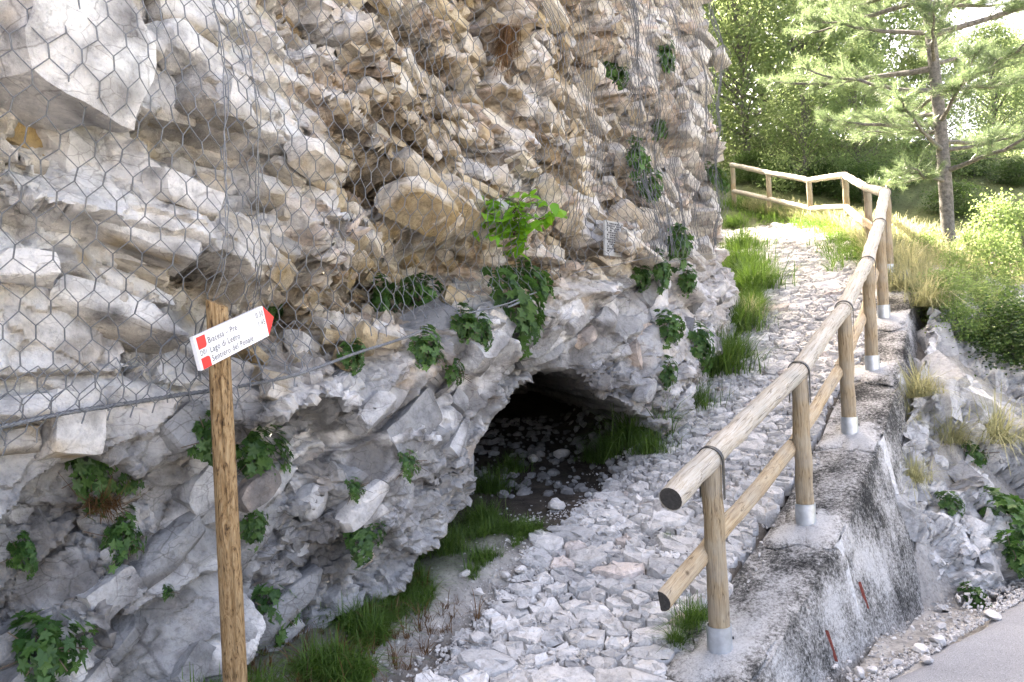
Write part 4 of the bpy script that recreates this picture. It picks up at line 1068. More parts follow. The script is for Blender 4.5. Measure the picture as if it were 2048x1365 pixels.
def net(label, a0, a1, W_=.10, Pz=.088, tw=.042, sa=1.0, fold=0.0, off=0.0, seed=1, drop=0.0, slant=0.0, zmax=99):
    root = empty('wire_netting', (*ab((a0 + a1) / 2, 2.9), float(NETZ((a0 + a1) / 2)))); tag(root, label, 'netting', 'rockfall netting sheets on the cliff')
    nc = int((a1 - a0) / (W_ * sa)); nr = int((ztop(a1) - 1.2) / Pz)
    def pos(i, z_):
        a = a0 + i * W_ * sa + slant * (z_ - 2)
        a = a + .030 * fbm(i * .35 + seed, z_ * 3.0, 80 + seed, 3) + .012 * fbm(i * 1.3, z_ * 9, 81 + seed, 2)
        z = z_ + .022 * fbm(i * .4, z_ * 2.5, 82 + seed, 3)
        b = env_at(a, z) - off - fold * (.5 + .5 * np.sin(i * .9 + 1.5 * fbm(i * .2, z_ * 1.2, 83))) - .02 * (fbm(i * .22, z_ * 2.2, 84 + seed, 2))
        x, y = ab(a, b); return np.stack([x, y, z], -1), a, z
    j, i = np.meshgrid(np.arange(nr), np.arange(nc), indexing='ij'); j = j.ravel(); i = i.ravel().astype(float)
    sh = (j % 2) * .5; zb_ = 1.2 + j * Pz
    lo_p, al, zl = pos(i + sh, zb_); hi_p, ah, zh = pos(i + sh, zb_ + tw)
    nlp, _, _ = pos(i + sh - .5, zb_ + Pz); nrp, _, _ = pos(i + sh + .5, zb_ + Pz)
    keep = (zl > NETZ(al) - drop + .03 * fbm(al * 5, al * 0, 88 + seed)) & (zl < np.minimum(ztop(al), NETZ(al) + zmax))
    edge_b = keep & (zl < NETZ(al) - drop + Pz * 1.1)
    p = np.concatenate([lo_p[keep], hi_p[keep], hi_p[keep]]); q = np.concatenate([hi_p[keep], nlp[keep], nrp[keep]])
    rad = np.concatenate([np.full(keep.sum(), .0034), np.full(keep.sum() * 2, .0024)])
    V, Fm = wires(p, q, rad)
    o = child('wire_mesh', mesh_np('wire_mesh', V, Fm, True), M['wire'], root); o['kind'] = 'stuff'
    return root
n1_ = net('wire netting sheet over the big pale blocks at the far left', -.3, 2.25, .105, .090, .043, seed=1, slant=-.05, drop=.10)
net('torn lower hem of netting doubled over the steel cable at left', -.3, 2.6, .09, .075, .035, seed=6, slant=.35, drop=.12, off=.02, zmax=.16)
n2_ = net('wire netting sheet right of the long seam, above the sign', 2.12, 4.45, .095, .086, .041, seed=2, drop=.03, slant=-.05, off=.012)
n3_ = net('wire netting sheet above the leafy shrub in the middle', 4.35, 6.3, .095, .086, .041, seed=3, drop=.0, slant=-.02)
n4_ = net('bunched wire netting with tight folds at the right cliff corner', 5.75, 7.9, .095, .086, .041, sa=.62, fold=.05, seed=4, drop=.05)
# cables along the lower hem, seam wires
def hem(a0, a1, rad, root, name, dz=-.03, steps=60, twist=False, out=.012):
    a = np.linspace(a0, a1, steps); z = NETZ(a) + dz + .02 * fbm(a * 2.2, a * 0, 90)
    b = env_at(a, z) - out
    x, y = ab(a, b); mb = MB(); pts_ = list(zip(x, y, z))
    if twist:
        for ph in (0, 2.09, 4.19):
            an = np.arange(steps) * .9 + ph; mb.tube([(p[0] + math.cos(t) * rad * .35, p[1], p[2] + math.sin(t) * rad * .55) for p, t in zip(pts_, an)], rad * .62, 6)
    else: mb.tube(pts_, rad, 6)
    child(name, mb.mesh(name, True, 60), M['cable'], root)
hem(-.3, 2.05, .0085, n1_, 'hem_cable', -.02, 260, True)
hem(2.1, 3.25, .0075, n2_, 'hem_cable', -.03, 130, True); hem(3.7, 4.4, .006, n2_, 'hem_cable', -.04, 60)
hem(4.05, 4.32, .008, n3_, 'hem_rod', -.06, 12); hem(4.9, 6.2, .003, n3_, 'hem_wire', .0, 60); hem(6.0, 7.9, .003, n4_, 'hem_wire', -.05, 80)
def seam(root, a0, slant, seed):
    for q in range(2):
        z = np.arange(float(NETZ(a0)) + .02, 4.6, .03); a = a0 + slant * (z - 2) + .012 * math.sin(q) + .06 * fbm(z * 2 + q * .4, z * 0, 91 + seed) + .018 * fbm(z * 9 + q * 7, z * 0, 92 + seed)
        x, y = ab(a, env_at(a, z) - .012); mb = MB(); mb.tube(list(zip(x, y, z)), .0022, 4); child('seam_wire', mb.mesh('seam_wire'), M['wire'], root)
seam(n2_, 2.20, -.05, 1); seam(n1_, 1.93, .06, 5)

# plaque on the rock behind the net
pp, pn = cliff_at(1212, 475)
e_a = Vector((EA, EB, 0)); pl_r = Vector((EB, -EA, 0)); pz = Vector((.03, 0, 1)).normalized()
pq = empty('plaque', pp + pl_r * .06); tag(pq, 'weathered pale plaque with rows of dark print behind the netting', 'plaque')
Wd, Ht = .30, .27
mb = MB(); mb.box(pp + pl_r * .05 - e_a * Wd / 2 - pz * Ht / 2, e_a * Wd, pl_r * .018, pz * Ht); child('board', mb.mesh('board', False), M['plaque'], pq)
mb = MB(); Rq = random.Random(9)
for k in range(13):
    x = -.42
    while x < .38:
        l_ = Rq.uniform(.03, .10); 
        if Rq.random() < .85:
            o_ = pp + pl_r * .0695 + e_a * Wd * x + pz * Ht * (.40 - k * .066); mb.add([o_, o_ + e_a * Wd * l_, o_ + e_a * Wd * l_ + pz * .013, o_ + pz * .013], [(0, 1, 2, 3)])
        x += l_ + .02
    if k in (4, 9): pass
child('printed_rows', mb.mesh('printed_rows', False), M['ink'], pq)

# ------------------------------------------------------------------ foliage builders
def kites(Cn, Dr, Nm, L, Wd, fold=.25):
    """one folded kite leaf per row"""
    Dr = Dr / (np.linalg.norm(Dr, axis=1, keepdims=True) + 1e-9); sd = np.cross(Dr, Nm); sd /= np.linalg.norm(sd, axis=1, keepdims=True) + 1e-9
    up = np.cross(sd, Dr); L = L[:, None]; Wd = Wd[:, None]
    V = np.stack([Cn, Cn + Dr * L * .45 + sd * Wd + up * Wd * fold, Cn + Dr * L - up * L * .08, Cn + Dr * L * .45 - sd * Wd + up * Wd * fold], 1)
    n = len(Cn); i = np.arange(n)[:, None] * 4
    F_ = np.concatenate([i + np.array([[0, 1, 2]]), i + np.array([[0, 2, 3]])], 1).reshape(-1, 3)
    return V.reshape(-1, 3), F_
def unit(r, n):
    v = r.normal(size=(n, 3)); return v / np.linalg.norm(v, axis=1, keepdims=True)
def grass_mesh(seed, n, spread, hgt, width, lean=.5, out=1.0, droop=.4):
    r = np.random.default_rng(seed); an = r.uniform(0, 6.283, n); rad = spread * np.minimum(np.abs(r.normal(0, .55, n)), 1.4)
    base = np.stack([rad * np.cos(an), rad * np.sin(an), np.zeros(n)], 1)
    h = hgt * (.22 + .95 * r.random(n) ** 1.4); dn = an + r.normal(0, .9, n); ln = lean * np.abs(r.normal(.75, .55, n)) * out
    d = np.stack([np.cos(dn), np.sin(dn), np.zeros(n)], 1); sd = np.stack([-np.sin(dn + r.normal(0, .7, n)), np.cos(dn), np.zeros(n)], 1)
    V = []
    for k, t in enumerate((0, .35, .7, 1.0)):
        c = base + d * (h * ln * t ** 1.7)[:, None]; c[:, 2] += h * (t - droop * ln * t ** 2.4)
        w_ = width * (1 - t) ** .7 + .0006
        V += [c - sd * w_, c + sd * w_]
    V = np.stack(V, 1); i = np.arange(n)[:, None, None] * 8
    F_ = (i + np.array([[(0, 1, 3, 2), (2, 3, 5, 4), (4, 5, 7, 6)]])).reshape(-1, 4)
    return mesh_np('grass', V.reshape(-1, 3), F_, True, np.repeat(np.repeat(r.random(n)[:, None], 3, 1), 8, 0))
def herb_mesh(seed, n, rad, leaf, hang=0.3):
    """cushion plant: rosettes of five leaflets on short stems; local +Z is away from the rock"""
    r = np.random.default_rng(seed); u = unit(r, n); u[:, 2] = np.abs(u[:, 2]) * .8
    c = u * rad * (.45 + .55 * r.random(n) ** .5)[:, None]; c *= (1 + .35 * np.sin(u[:, 0:1] * 5 + seed)); nm = u + unit(r, n) * .5 + np.array([0, .5, .2]); nm /= np.linalg.norm(nm, axis=1, keepdims=True)
    t = np.cross(nm, unit(r, n)); t /= np.linalg.norm(t, axis=1, keepdims=True); b = np.cross(nm, t)
    Cs, Ds, Ns, Ls = [], [], [], []
    for k in range(5):
        an = 2 * math.pi * k / 5 + .15; d = t * math.cos(an) + b * math.sin(an) + nm * .15
        Cs.append(c); Ds.append(d); Ns.append(nm); Ls.append(leaf * r.uniform(.7, 1.15, n))
    Cs, Ds, Ns, Ls = map(np.concatenate, (Cs, Ds, Ns, Ls)); V, F_ = kites(Cs, Ds, Ns, Ls, Ls * .30)
    col = np.tile(r.random(n), 5); return mesh_np('foliage', V, F_, True, np.repeat(np.repeat(col[:, None], 3, 1), 4, 0))
HERB = [herb_mesh(s, 150, .10, .026) for s in (1, 2, 3)] + [herb_mesh(4, 240, .15, .030), herb_mesh(5, 70, .06, .020)]
for m_ in HERB: m_.materials.append(M['herb'])
def stem_mesh():
    mb = MB(); r = random.Random(2)
    for k in range(9):
        e = Vector((r.gauss(0, .05), r.gauss(0, .05), r.uniform(.03, .09))); mb.tube([(0, 0, -.05), e * .5 + Vector((r.gauss(0, .01), 0, 0)), e], .0018, 4)
    return mb.mesh('stem')
STEM = stem_mesh(); STEM.materials.append(M['twig'])
def frame(nrm, upv=Vector((0, 0, 1))):
    z = Vector(nrm).normalized(); y = (upv - z * upv.dot(z)).normalized() if abs(z.z) < .95 else Vector((0, 1, 0)); x = y.cross(z); y = z.cross(x)
    return Matrix(((x.x, y.x, z.x), (x.y, y.y, z.y), (x.z, y.z, z.z))).to_euler()
def herb(px, py, rpx, label, var=None, where='cliff', name='rock_plant', grp='green plants rooted in the rock', mat=None, sq=1.0):
    if where == 'cliff': p, nn_ = cliff_at(px, py + rpx * .25)
    elif where == 'slope': p, nn_ = slope_at(px, py + rpx * .2), Vector((.5, -.5, .7))
    else: p, nn_ = ground_at(px, py + rpx * .5), Vector((.1, -.2, 1))
    nn_ = (Vector((EB, -EA, .25)) + nn_ * .5).normalized() if where == 'cliff' else nn_
    v = random.randrange(3) if var is None else var
    size = rpx / F_PX * p.y; base_r = (.10, .10, .10, .15, .06)[v]
    e = empty(name, p, frame(nn_), size / base_r); tag(e, label, 'plant', grp); e.rotation_euler.rotate_axis('Z', random.uniform(-.5, .5))
    e.scale[0] *= random.uniform(.75, 1.25); e.scale[1] *= random.uniform(.85, 1.5) * sq; e.scale[2] *= random.uniform(.7, 1.2)
    obj('foliage', HERB[v], None, e); obj('stem', STEM, None, e)
    return e
herbs = [
 (195, 920, 66, 'leafy green plant cushion on the lower left rock, left of the signpost', 3),
 (510, 900, 58, 'dark green plant directly right of the signpost shaft', 3),
 (425, 870, 48, 'dark plant half hidden behind the signpost shaft', 0),
 (505, 1040, 42, 'green plant trailing low beside the signpost shaft', 1),
 (725, 1065, 48, 'bushy plant on the grey rock nose above the grass', 3),
 (48, 1095, 28, 'small bright plant on a white block at the far left', 0),
 (243, 1070, 36, 'plant below the leafy cushion at lower left', 1),
 (705, 968, 18, 'little plant in the middle of the grey rock', 4),
 (820, 925, 20, 'little green tuft on grey rock left of the cave', 4),
 (550, 1210, 40, 'plant at the rock foot right of the signpost', 2),
 (90, 1290, 58, 'dark broad plant in the hollow at the lower left corner', 2),
 (705, 705, 34, 'plant under the hem of the netting right of the sign', 0),
 (855, 690, 44, 'low spreading plant on the ledge above the grey rock', 1),
 (905, 742, 20, 'tiny plant on the pale ledge left of the cave top', 4),
 (760, 600, 44, 'leafy plant behind the netting left of the ochre bulge', 2),
 (835, 585, 58, 'tall green plant behind the netting beside the ochre bulge', 3),
 (920, 640, 34, 'plant hanging over the ledge below the ochre bulge', 1),
 (1015, 595, 56, 'large dark plant hanging below the leafy shrub', 3),
 (1060, 560, 34, 'plant clump right of the dark one under the shrub', 2),
 (960, 655, 28, 'small plant at the ledge end left of the large dark one', 0),
 (1335, 645, 36, 'round plant on the pale rock right of the cave', 3),
 (1280, 550, 22, 'small plant on pale rock under the plaque', 0),
 (1315, 530, 32, 'bushy plant at the hem of the folded netting', 2),
 (1365, 560, 24, 'small plant in a crack at the right of the pale rock', 1),
 (1350, 478, 38, 'wide flat plant on the hem of the folded netting', 2),
 (1333, 745, 24, 'plant low on the rock between cave and path', 1),
 (1400, 680, 30, 'plant on the rock near the long grass by the path', 0),
 (1290, 370, 36, 'lower dark plant growing through the folded netting', 1),
 (1265, 310, 30, 'middle dark plant growing through the folded netting', 2),
 (1225, 140, 36, 'plant on the upper cliff left of the folded netting', 0),
 (1330, 105, 30, 'upper plant hanging in the folds of netting near the top', 1),
 (1320, 250, 26, 'small dark plant high in the folded netting', 2),
 (1445, 330, 34, 'grassy green plant on the right cliff corner', 0),
 (545, 615, 22, 'small plant behind the red arrow tip of the sign', 0),
 (336, 1175, 14, 'tiny seedling in a crack of the dark grey rock', 4),
]
for (px, py, r_, lab, v) in herbs: herb(px, py, r_, lab, v)
for (px, py, r_, lab, v) in [
 (1805, 1140, 26, 'green plant on the rock slope beside the concrete wall', 1),
 (1895, 1005, 30, 'plant in the middle of the grey rock slope', 0),
 (1940, 905, 22, 'small bright plant high on the grey rock slope', 4),
 (1945, 1195, 30, 'leafy weed at the foot of the rock slope by the road', 2),
 (1830, 1245, 24, 'low weed against the wall foot by the road', 1),
 (2010, 1040, 60, 'dark bushy plant at the right edge of the rock slope', 3),
 (2035, 1120, 44, 'dark weed at the right edge above the road', 2)]:
    herb(px, py, r_, lab, v, 'slope', grp='green plants on the rock slope')
# dead brown tuft hanging high on the face
p, nn_ = cliff_at(1012, 60)
me = grass_mesh(61, 420, .05, .30, .0016, .5, 1, 1.2); me.materials.append(M['straw'])
e = obj('dead_grass_tuft', me, None, None, p + Vector((EB, -EA, 0)) * .04, (R(205), 0, R(35))); e.scale = (1.2, 1.2, 1.3)
tag(e, 'brown dead grass tuft hanging high on the netted cliff', 'grass')
p, nn_ = cliff_at(195, 1000)
me = grass_mesh(62, 260, .06, .12, .0016, .9, 1, 1.0); me.materials.append(M['straw'])
tag(obj('dry_flower_clump', me, None, None, p + Vector((EB, -EA, 0)) * .03, (R(150), 0, R(30))), 'withered brown clump under the leafy cushion at lower left', 'plant')

# ------------------------------------------------------------------ leafy shrub growing out of the cliff
sp_, sn_ = cliff_at(1045, 470); root = sp_ + Vector((EB, -EA, 0)) * -.05
shrub = empty('leafy_shrub', root); tag(shrub, 'bright green broad-leaved shrub growing out through the netting', 'shrub')
def leaf_one():
    L, n = 1.0, 7; V, Fc = [], []
    for k in range(n + 1):
        t = k / n; wd = .36 * math.sin(math.pi * t ** .72) ** .8 if 0 < t < 1 else 0.0
        z = -.18 * t * t
        V += [(t, -wd * (1 + .06 * (-1) ** k), z + wd * .28), (t, 0, z), (t, wd * (1 + .06 * (-1) ** k), z + wd * .28)]
    for k in range(n):
        a = k * 3; Fc += [(a, a + 1, a + 4, a + 3), (a + 1, a + 2, a + 5, a + 4)]
    mb = MB(); mb.add(V, Fc); return mb
LEAF = []
for q in range(4):
    mb = leaf_one(); m_ = mb.mesh('leaf', True, 0); m_.color_attributes.remove(m_.color_attributes['Col']); setcol(m_, np.full((len(m_.vertices), 3), .1 + .27 * q)); m_.materials.append(M['leafS']); LEAF.append(m_)
tips_px = [(905, 372), (880, 400), (925, 430), (955, 375), (985, 360), (990, 425), (1020, 440), (1045, 475), (1065, 395), (1110, 405), (1125, 430), (1060, 440), (960, 450), (1000, 400), (940, 405), (1030, 510), (1085, 385), (1015, 470), (1075, 460), (975, 395), (1040, 415), (1095, 440)]
R4 = random.Random(4); nleaf = 0; mbB = MB(); place = []
for (px, py) in tips_px:
    tip = at(px - 22, py, root.y - R4.uniform(.25, .6)); mid = root.lerp(tip, .5) + Vector((R4.gauss(0, .04), -.05, R4.uniform(.0, .08)))
    pts_ = [root, root.lerp(mid, .6) + Vector((0, 0, .02)), mid, mid.lerp(tip, .5) + Vector((0, 0, .02)), tip]
    mbB.tube([q for q in pts_], [.007, .005, .004, .003, .0015], 5, False)
    for k in range(10):
        t = .40 + .60 * k / 9; q = mid.lerp(tip, (t - .5) / .5) if t > .5 else root.lerp(mid, t / .5)
        place.append((q + Vector((R4.gauss(0, .03), R4.gauss(0, .03), R4.gauss(0, .02))), (tip - mid).normalized()))
child('branch', mbB.mesh('branch'), M['twig'], shrub)
for (q, d) in place:
    dr = (d * .6 + Vector((R4.gauss(0, .6), R4.gauss(0, .6) - .2, R4.gauss(-.15, .3)))).normalized()
    nm = Vector((R4.gauss(.2, .35), R4.gauss(-.45, .3), 1)).normalized(); y = nm.cross(dr).normalized(); z = dr.cross(y)
    s_ = R4.uniform(.065, .115)
    o = obj('leaf', LEAF[R4.randrange(4)], None, shrub)
    o.matrix_parent_inverse = Matrix.Translation(-root)
    o.matrix_basis = Matrix(((dr.x * s_, y.x * s_, z.x * s_, q.x), (dr.y * s_, y.y * s_, z.y * s_, q.y), (dr.z * s_, y.z * s_, z.z * s_, q.z), (0, 0, 0, 1)))

# ------------------------------------------------------------------ grass
GR = {k: grass_mesh(200 + i, *v) for i, (k, v) in enumerate({
    'long': (520, .13, .34, .0030, .9, 1.0, .5), 'soft': (700, .20, .26, .0024, .8, 1.0, .45), 'tuft': (260, .07, .20, .0022, .9, 1, .5), 'dry': (420, .10, .30, .0020, 1.0, 1, .6)}.items())}
for k in ('long', 'soft', 'tuft'): GR[k].materials.append(M['grass'])
GR['dry'].materials.append(M['dry'])
def tuft(px, py, kind, sc, label, where='ground', grp='grass tufts', dryc=False):
    p = ground_at(px, py) if where == 'ground' else slope_at(px, py) if where == 'slope' else cliff_at(px, py)[0]
    me = GR[kind]
    o = obj('grass_tuft', me, None, None, p - Vector((0, 0, .01)), (random.uniform(-.15, .15), random.uniform(-.15, .15), random.uniform(0, 6.28)), sc)
    tag(o, label, 'grass', grp); return o
for a_ in [
 (1262, 893, 'long', 1.35, 'long arching grass tuft at the right side of the cave mouth'),
 (1318, 868, 'long', 1.2, 'grass tuft between the cave mouth and the rubble'),
 (1200, 925, 'soft', .9, 'low dark grass in the middle of the cave mouth'),
 (1360, 838, 'dry', 1.0, 'straw-tipped grass tuft above the cave right corner'),
 (1385, 815, 'soft', 1.2, 'thin grass on the bank between cave and path'),
 (1225, 915, 'long', 1.0, 'arching grass left of the big tuft at the cave lip'),
 (1300, 905, 'soft', .9, 'low green grass below the big tuft at the cave lip'),
 (985, 985, 'soft', .95, 'shaded weeds at the left foot of the cave'),
 (1020, 945, 'soft', .8, 'shaded weeds just inside the cave mouth'),
 (965, 1045, 'soft', .8, 'green weeds on the dark soil left of the path'),
 (905, 1105, 'soft', .7, 'white-flecked weeds along the foot of the grey rock'),
 (1380, 1255, 'tuft', .9, 'short grass between the paving and the railing foot'),
 (1350, 1290, 'tuft', .7, 'tiny grass patch near the lowest post'),
 (1400, 1240, 'tuft', .7, 'grass sprig beside the sawn lower rail'),
 (1335, 1080, 'tuft', .35, 'tiny grass blades in a joint of the paving')]: tuft(*a_)
i = 0
for (px, py, k, sc, lab) in [
 (1440, 745, 'soft', 1.6, 'bushy grass at the path edge, lowest of the long verge'),
 (1470, 720, 'long', 1.2, 'arching grass at the path edge above the lowest clump'),
 (1480, 660, 'soft', 1.7, 'dense grass against the rock beside the path'),
 (1500, 640, 'dry', 1.2, 'straw-coloured grass mixed in the green verge'),
 (1500, 580, 'soft', 2.0, 'tall green grass bank along the cliff foot'),
 (1490, 540, 'soft', 2.0, 'upper part of the tall green bank along the cliff foot'),
 (1485, 500, 'soft', 1.8, 'grass at the top of the green bank by the cliff corner'),
 (1470, 452, 'soft', 1.2, 'short grass where the path bends behind the cliff'),
 (1425, 700, 'tuft', 1.6, 'grass sprouting from the rock beside the path')]: tuft(px, py, k, sc, lab)
for (px, py, k, sc, lab) in [
 (1840, 790, 'dry', 1.3, 'pale grass tuft between wall and rock slope'),
 (1815, 840, 'dry', .8, 'small pale tuft on the wall side of the rock slope'),
 (1850, 610, 'dry', 1.6, 'straw tuft behind the wall top near the upper posts'),
 (1990, 880, 'dry', 1.6, 'straw-coloured grass hanging over the right of the rock slope'),
 (1830, 960, 'dry', .9, 'brownish grass tuft in a cleft of the rock slope'),
 (1900, 880, 'dry', 1.2, 'dry tuft on the crest of the rock slope')]: tuft(px, py, k, sc, lab, 'slope')
# verge of mixed grass at the foot of the cliff (uncountable)
def grass_field(name, label, P_, scs, kinds, mat, seed):
    r = np.random.default_rng(seed); Vs, Fs, Cs, o = [], [], [], 0
    base = [grass_mesh(seed + q, 14, .03, .15, .0022, .9, 1, .5) for q in range(5)]
    bv = [(np.array([v.co[:] for v in m_.vertices]), np.array([p.vertices[:] for p in m_.polygons])) for m_ in base]
    for (p, s_) in zip(P_, scs):
        V, F_ = bv[r.integers(5)]; an = r.uniform(0, 6.28); c, s = math.cos(an), math.sin(an)
        W = V @ np.array([[c, s, 0], [-s, c, 0], [0, 0, 1]]) * s_ + np.array(p); Vs.append(W); Fs.append(F_ + o); o += len(V)
        Cs.append(np.repeat(np.clip(r.normal(.5, .25, len(V) // 8), 0, 1), 8))
    col = np.repeat(np.concatenate(Cs)[:, None], 3, 1)
    ob_ = obj(name, mesh_np(name, np.concatenate(Vs), np.concatenate(Fs), True, col), mat); tag(ob_, label, 'grass', None, 'stuff'); return ob_
P_, sc_ = [], []
while len(P_) < 1500:
    a, b = rng.uniform(1.9, 4.6), 3.05 + rng.normal(0, .22) + .12 * math.sin(rng.uniform(0, 9))
    if fbm(np.array([a * 3.]), np.array([b * 3.]), 95)[0] < -.12: continue
    lim = float(np.interp(a, [1.9, 2.6, 3.2, 4.6], [2.70, 2.85, 3.05, 3.1]))
    if b < lim: continue
    x, y = ab(a, b); P_.append((x, y, float(H(a, b)) - .005)); sc_.append(rng.uniform(.5, 1.2) * (1.15 if a < 3 else .8))
grass_field('verge_grass', 'mixed green grass along the foot of the cliff by the signpost', P_, sc_, None, M['grass'], 300)
P_, sc_ = [], []
while len(P_) < 120:
    a, b = rng.uniform(1.9, 3.6), rng.uniform(2.8, 3.5); x, y = ab(a, b); P_.append((x, y, float(H(a, b)))); sc_.append(rng.uniform(.5, 1.3))
grass_field('dry_verge_grass', 'thin straw stalks among the grass at the cliff foot', P_, sc_, None, M['straw'], 310)
P_, sc_ = [], []
while len(P_) < 2600:
    a = rng.uniform(9.4, 17); b = float(RB(a)) - .15 - abs(rng.normal(0, .8)) + .25
    x, y = ab(a, b); P_.append((x, y, float(H(a, b)) - .01)); sc_.append(rng.uniform(1.2, 2.6))
grass_field('hillside_grass', 'sunlit yellow grass on the bank beyond the railing', P_, sc_, None, M['dry'], 320)
P_, sc_ = [], []
while len(P_) < 900:
    a = rng.uniform(10.5, 17.5); b = float(RB(a)) + rng.normal(.05, .25); x, y = ab(a, b); P_.append((x, y, float(H(a, b)) - .01)); sc_.append(rng.uniform(.8, 2.0))
grass_field('fence_grass', 'green grass growing under the upper railing', P_, sc_, None, M['grass'], 330)

P_, sc_ = [], []
while len(P_) < 900:
    a = rng.uniform(7.4, 11.5); b = max(3.02, float(left_edge(a)) + .06) + abs(rng.normal(0, .16)) + .06 * math.sin(a * 4)
    x, y = ab(a, b); P_.append((x, y, float(H(a, b)) - .01)); sc_.append(rng.uniform(.9, 2.2) * (.8 + .4 * math.sin(a * 5) ** 2))
grass_field('cliff_foot_grass', 'green grass bank between the pale rock and the paved path', P_, sc_, None, M['grass'], 340)
# ------------------------------------------------------------------ trees
def tree_variant(seed, nclump, per, leaf, H_=6.0, rx=2.2, mat='leafA', trunk_r=.10, low=.05, spr=.34):
    r = np.random.default_rng(seed); rr = random.Random(seed); mb = MB(); cl = []
    tr = [(0, 0, -.3), (.05, .02, H_ * .25), (rr.gauss(0, .15), rr.gauss(0, .15), H_ * .5), (rr.gauss(0, .3), rr.gauss(0, .3), H_ * .85)]
    mb.tube(tr, [trunk_r, trunk_r * .8, trunk_r * .55, trunk_r * .15], 8, False)
    for k in range(nclump):
        z = H_ * (low + (1 - low) * rr.random() ** .85); t = (z / H_ - low) / (1 - low)
        pr = rx * (math.sin(math.pi * min(1, .18 + .82 * t) ** .9) * .85 + .2) * (1 if t < .93 else .5)
        an = rr.uniform(0, 6.283); rad = pr * (rr.random() ** .45) * rr.uniform(.75, 1.12)
        c = Vector((rad * math.cos(an), rad * math.sin(an), z)); cl.append(c)
        if k % 3 == 0:
            b0 = Vector((tr[1][0], tr[1][1], max(H_ * .12, z * .62))); m_ = b0.lerp(c, .5) + Vector((0, 0, .12)); mb.tube([b0, m_, c], [trunk_r * .3, trunk_r * .18, .006], 5, False)
    Cn = np.repeat(np.array([c[:] for c in cl]), per, 0); n = len(Cn)
    sz = np.repeat(r.uniform(.65, 1.35, nclump) * spr, per)
    Cn = Cn + r.normal(size=(n, 3)) * sz[:, None] * np.array([1, 1, .62])
    Nm = unit(r, n) * .8 + np.array([0, 0, .7]); Dr = unit(r, n) + np.array([0, 0, -.25])
    L = leaf * r.uniform(.6, 1.3, n); V, F_ = kites(Cn, Dr, Nm, L, L * .34)
    col = np.clip(np.repeat(r.uniform(.1, .9, nclump), per) + r.normal(0, .2, n), 0, 1)
    cr = mesh_np('crown', V, F_, True, np.repeat(np.repeat(col[:, None], 3, 1), 4, 0)); cr.materials.append(M[mat])
    tm = mb.mesh('trunk'); tm.materials.append(M['bark']); return tm, cr
TV = [tree_variant(s, 170, 95, .105) for s in (1, 2, 3, 4)]
BV = [tree_variant(10 + s, 64, 30, .070, 1.1, .58, 'leafB', .018, .08, .19) for s in range(3)]
DV = [tree_variant(20 + s, 110, 80, .075, 2.0, .9, 'leafD', .03, .05, .26) for s in range(2)]
def plant_tree(name, label, x, y, var, sc, rot, grp, cat='tree', dz=0.0):
    e = empty(name, (x, y, Hxy(x, y) + dz), (0, 0, rot), sc); tag(e, label, cat, grp)
    obj('trunk', var[0], None, e); obj('crown', var[1], None, e); return e
trees = [ # x, y, variant, scale, label
 (4.2, 22.5, 0, 1.15, 'dense green tree rising right behind the cliff corner'),
 (6.6, 21.5, 1, 1.05, 'shaded tree behind the far bend of the railing'),
 (8.6, 23.0, 2, 1.20, 'bright-topped tree behind the third far railing post'),
 (5.4, 28.0, 3, 1.55, 'tall pale tree above the cliff corner'),
 (9.6, 29.0, 0, 1.60, 'tall sunlit tree left of the pine top'),
 (11.2, 24.0, 1, 1.10, 'tree seen through the left branches of the pine'),
 (12.6, 31.0, 2, 1.05, 'tree directly behind the pine trunk'),
 (14.5, 23.5, 3, .66, 'low tree right of the pine trunk'),
 (18.5, 28.0, 1, .62, 'tree at the right edge behind the pine branches'),
 (7.6, 34.0, 2, 2.0, 'tallest hazy tree at the top behind all others'),
 (3.0, 33.0, 1, 1.9, 'tall tree at the back just right of the cliff'),
 (22.0, 34.0, 0, .8, 'distant tree in the right corner below the sky'),
 (6.9, 18.2, 3, .50, 'small shaded tree close behind the far railing'),
 (8.3, 18.6, 1, .55, 'small tree between the far railing and the pine'),
 (10.6, 19.5, 0, .62, 'small rounded tree just right of the pine trunk'),
 (2.7, 20.4, 2, .85, 'dark tree where the railing vanishes behind the cliff'),
]
for i, (x, y, v, sc, lab) in enumerate(trees): plant_tree('broadleaf_tree', lab, x, y, TV[v], sc, i * 1.7, 'broadleaf trees on the slope behind the railing')
def bush(px, top, d, var, label, grp, name='bush', wide=1.0):
    p = at(px, top, d); h = p.z - Hxy(p.x, p.y); H0 = 1.08 if var in BV else 2.0; sc = min(max(h / H0, .35), 2.2)
    e = plant_tree(name, label, p.x, p.y, var, sc, random.uniform(0, 6), grp, name, -.03); e.scale[0] *= wide; e.scale[1] *= wide
for a_ in [
 (1905, 560, 9.4, BV[0], 'leafy sunlit bush right of the pine foot'), (1985, 470, 9.6, BV[1], 'tall sunlit bush at the right edge'),
 (1960, 640, 8.5, BV[2], 'light green bush in front of the tall one'), (2045, 420, 10.5, BV[0], 'tallest bush, cut by the right edge of the view'),
 (1900, 700, 8.2, BV[1], 'small bush just outside the wall top'), (2040, 640, 8.2, BV[2], 'lower bush at the right edge above the rock slope'),
 (1990, 400, 14.0, BV[2], 'bush farther off, right of the pine trunk'), (1935, 500, 11.0, BV[1], 'mid-height bush close to the right of the pine trunk'),
 (1950, 560, 9.0, BV[0], 'loose bush in the middle of the bank'), (2010, 560, 8.8, BV[1], 'loose bush left of the right edge'), (1985, 720, 8.0, BV[0], 'lowest sunlit bush hanging over the rock slope'),
 (1925, 790, 7.9, BV[2], 'small leafy sprig on the crest of the rock slope'), (1860, 590, 10.6, BV[2], 'low bush below the pine foot')]:
    bush(*a_, 'sunlit bushes on the bank', wide=1.0)
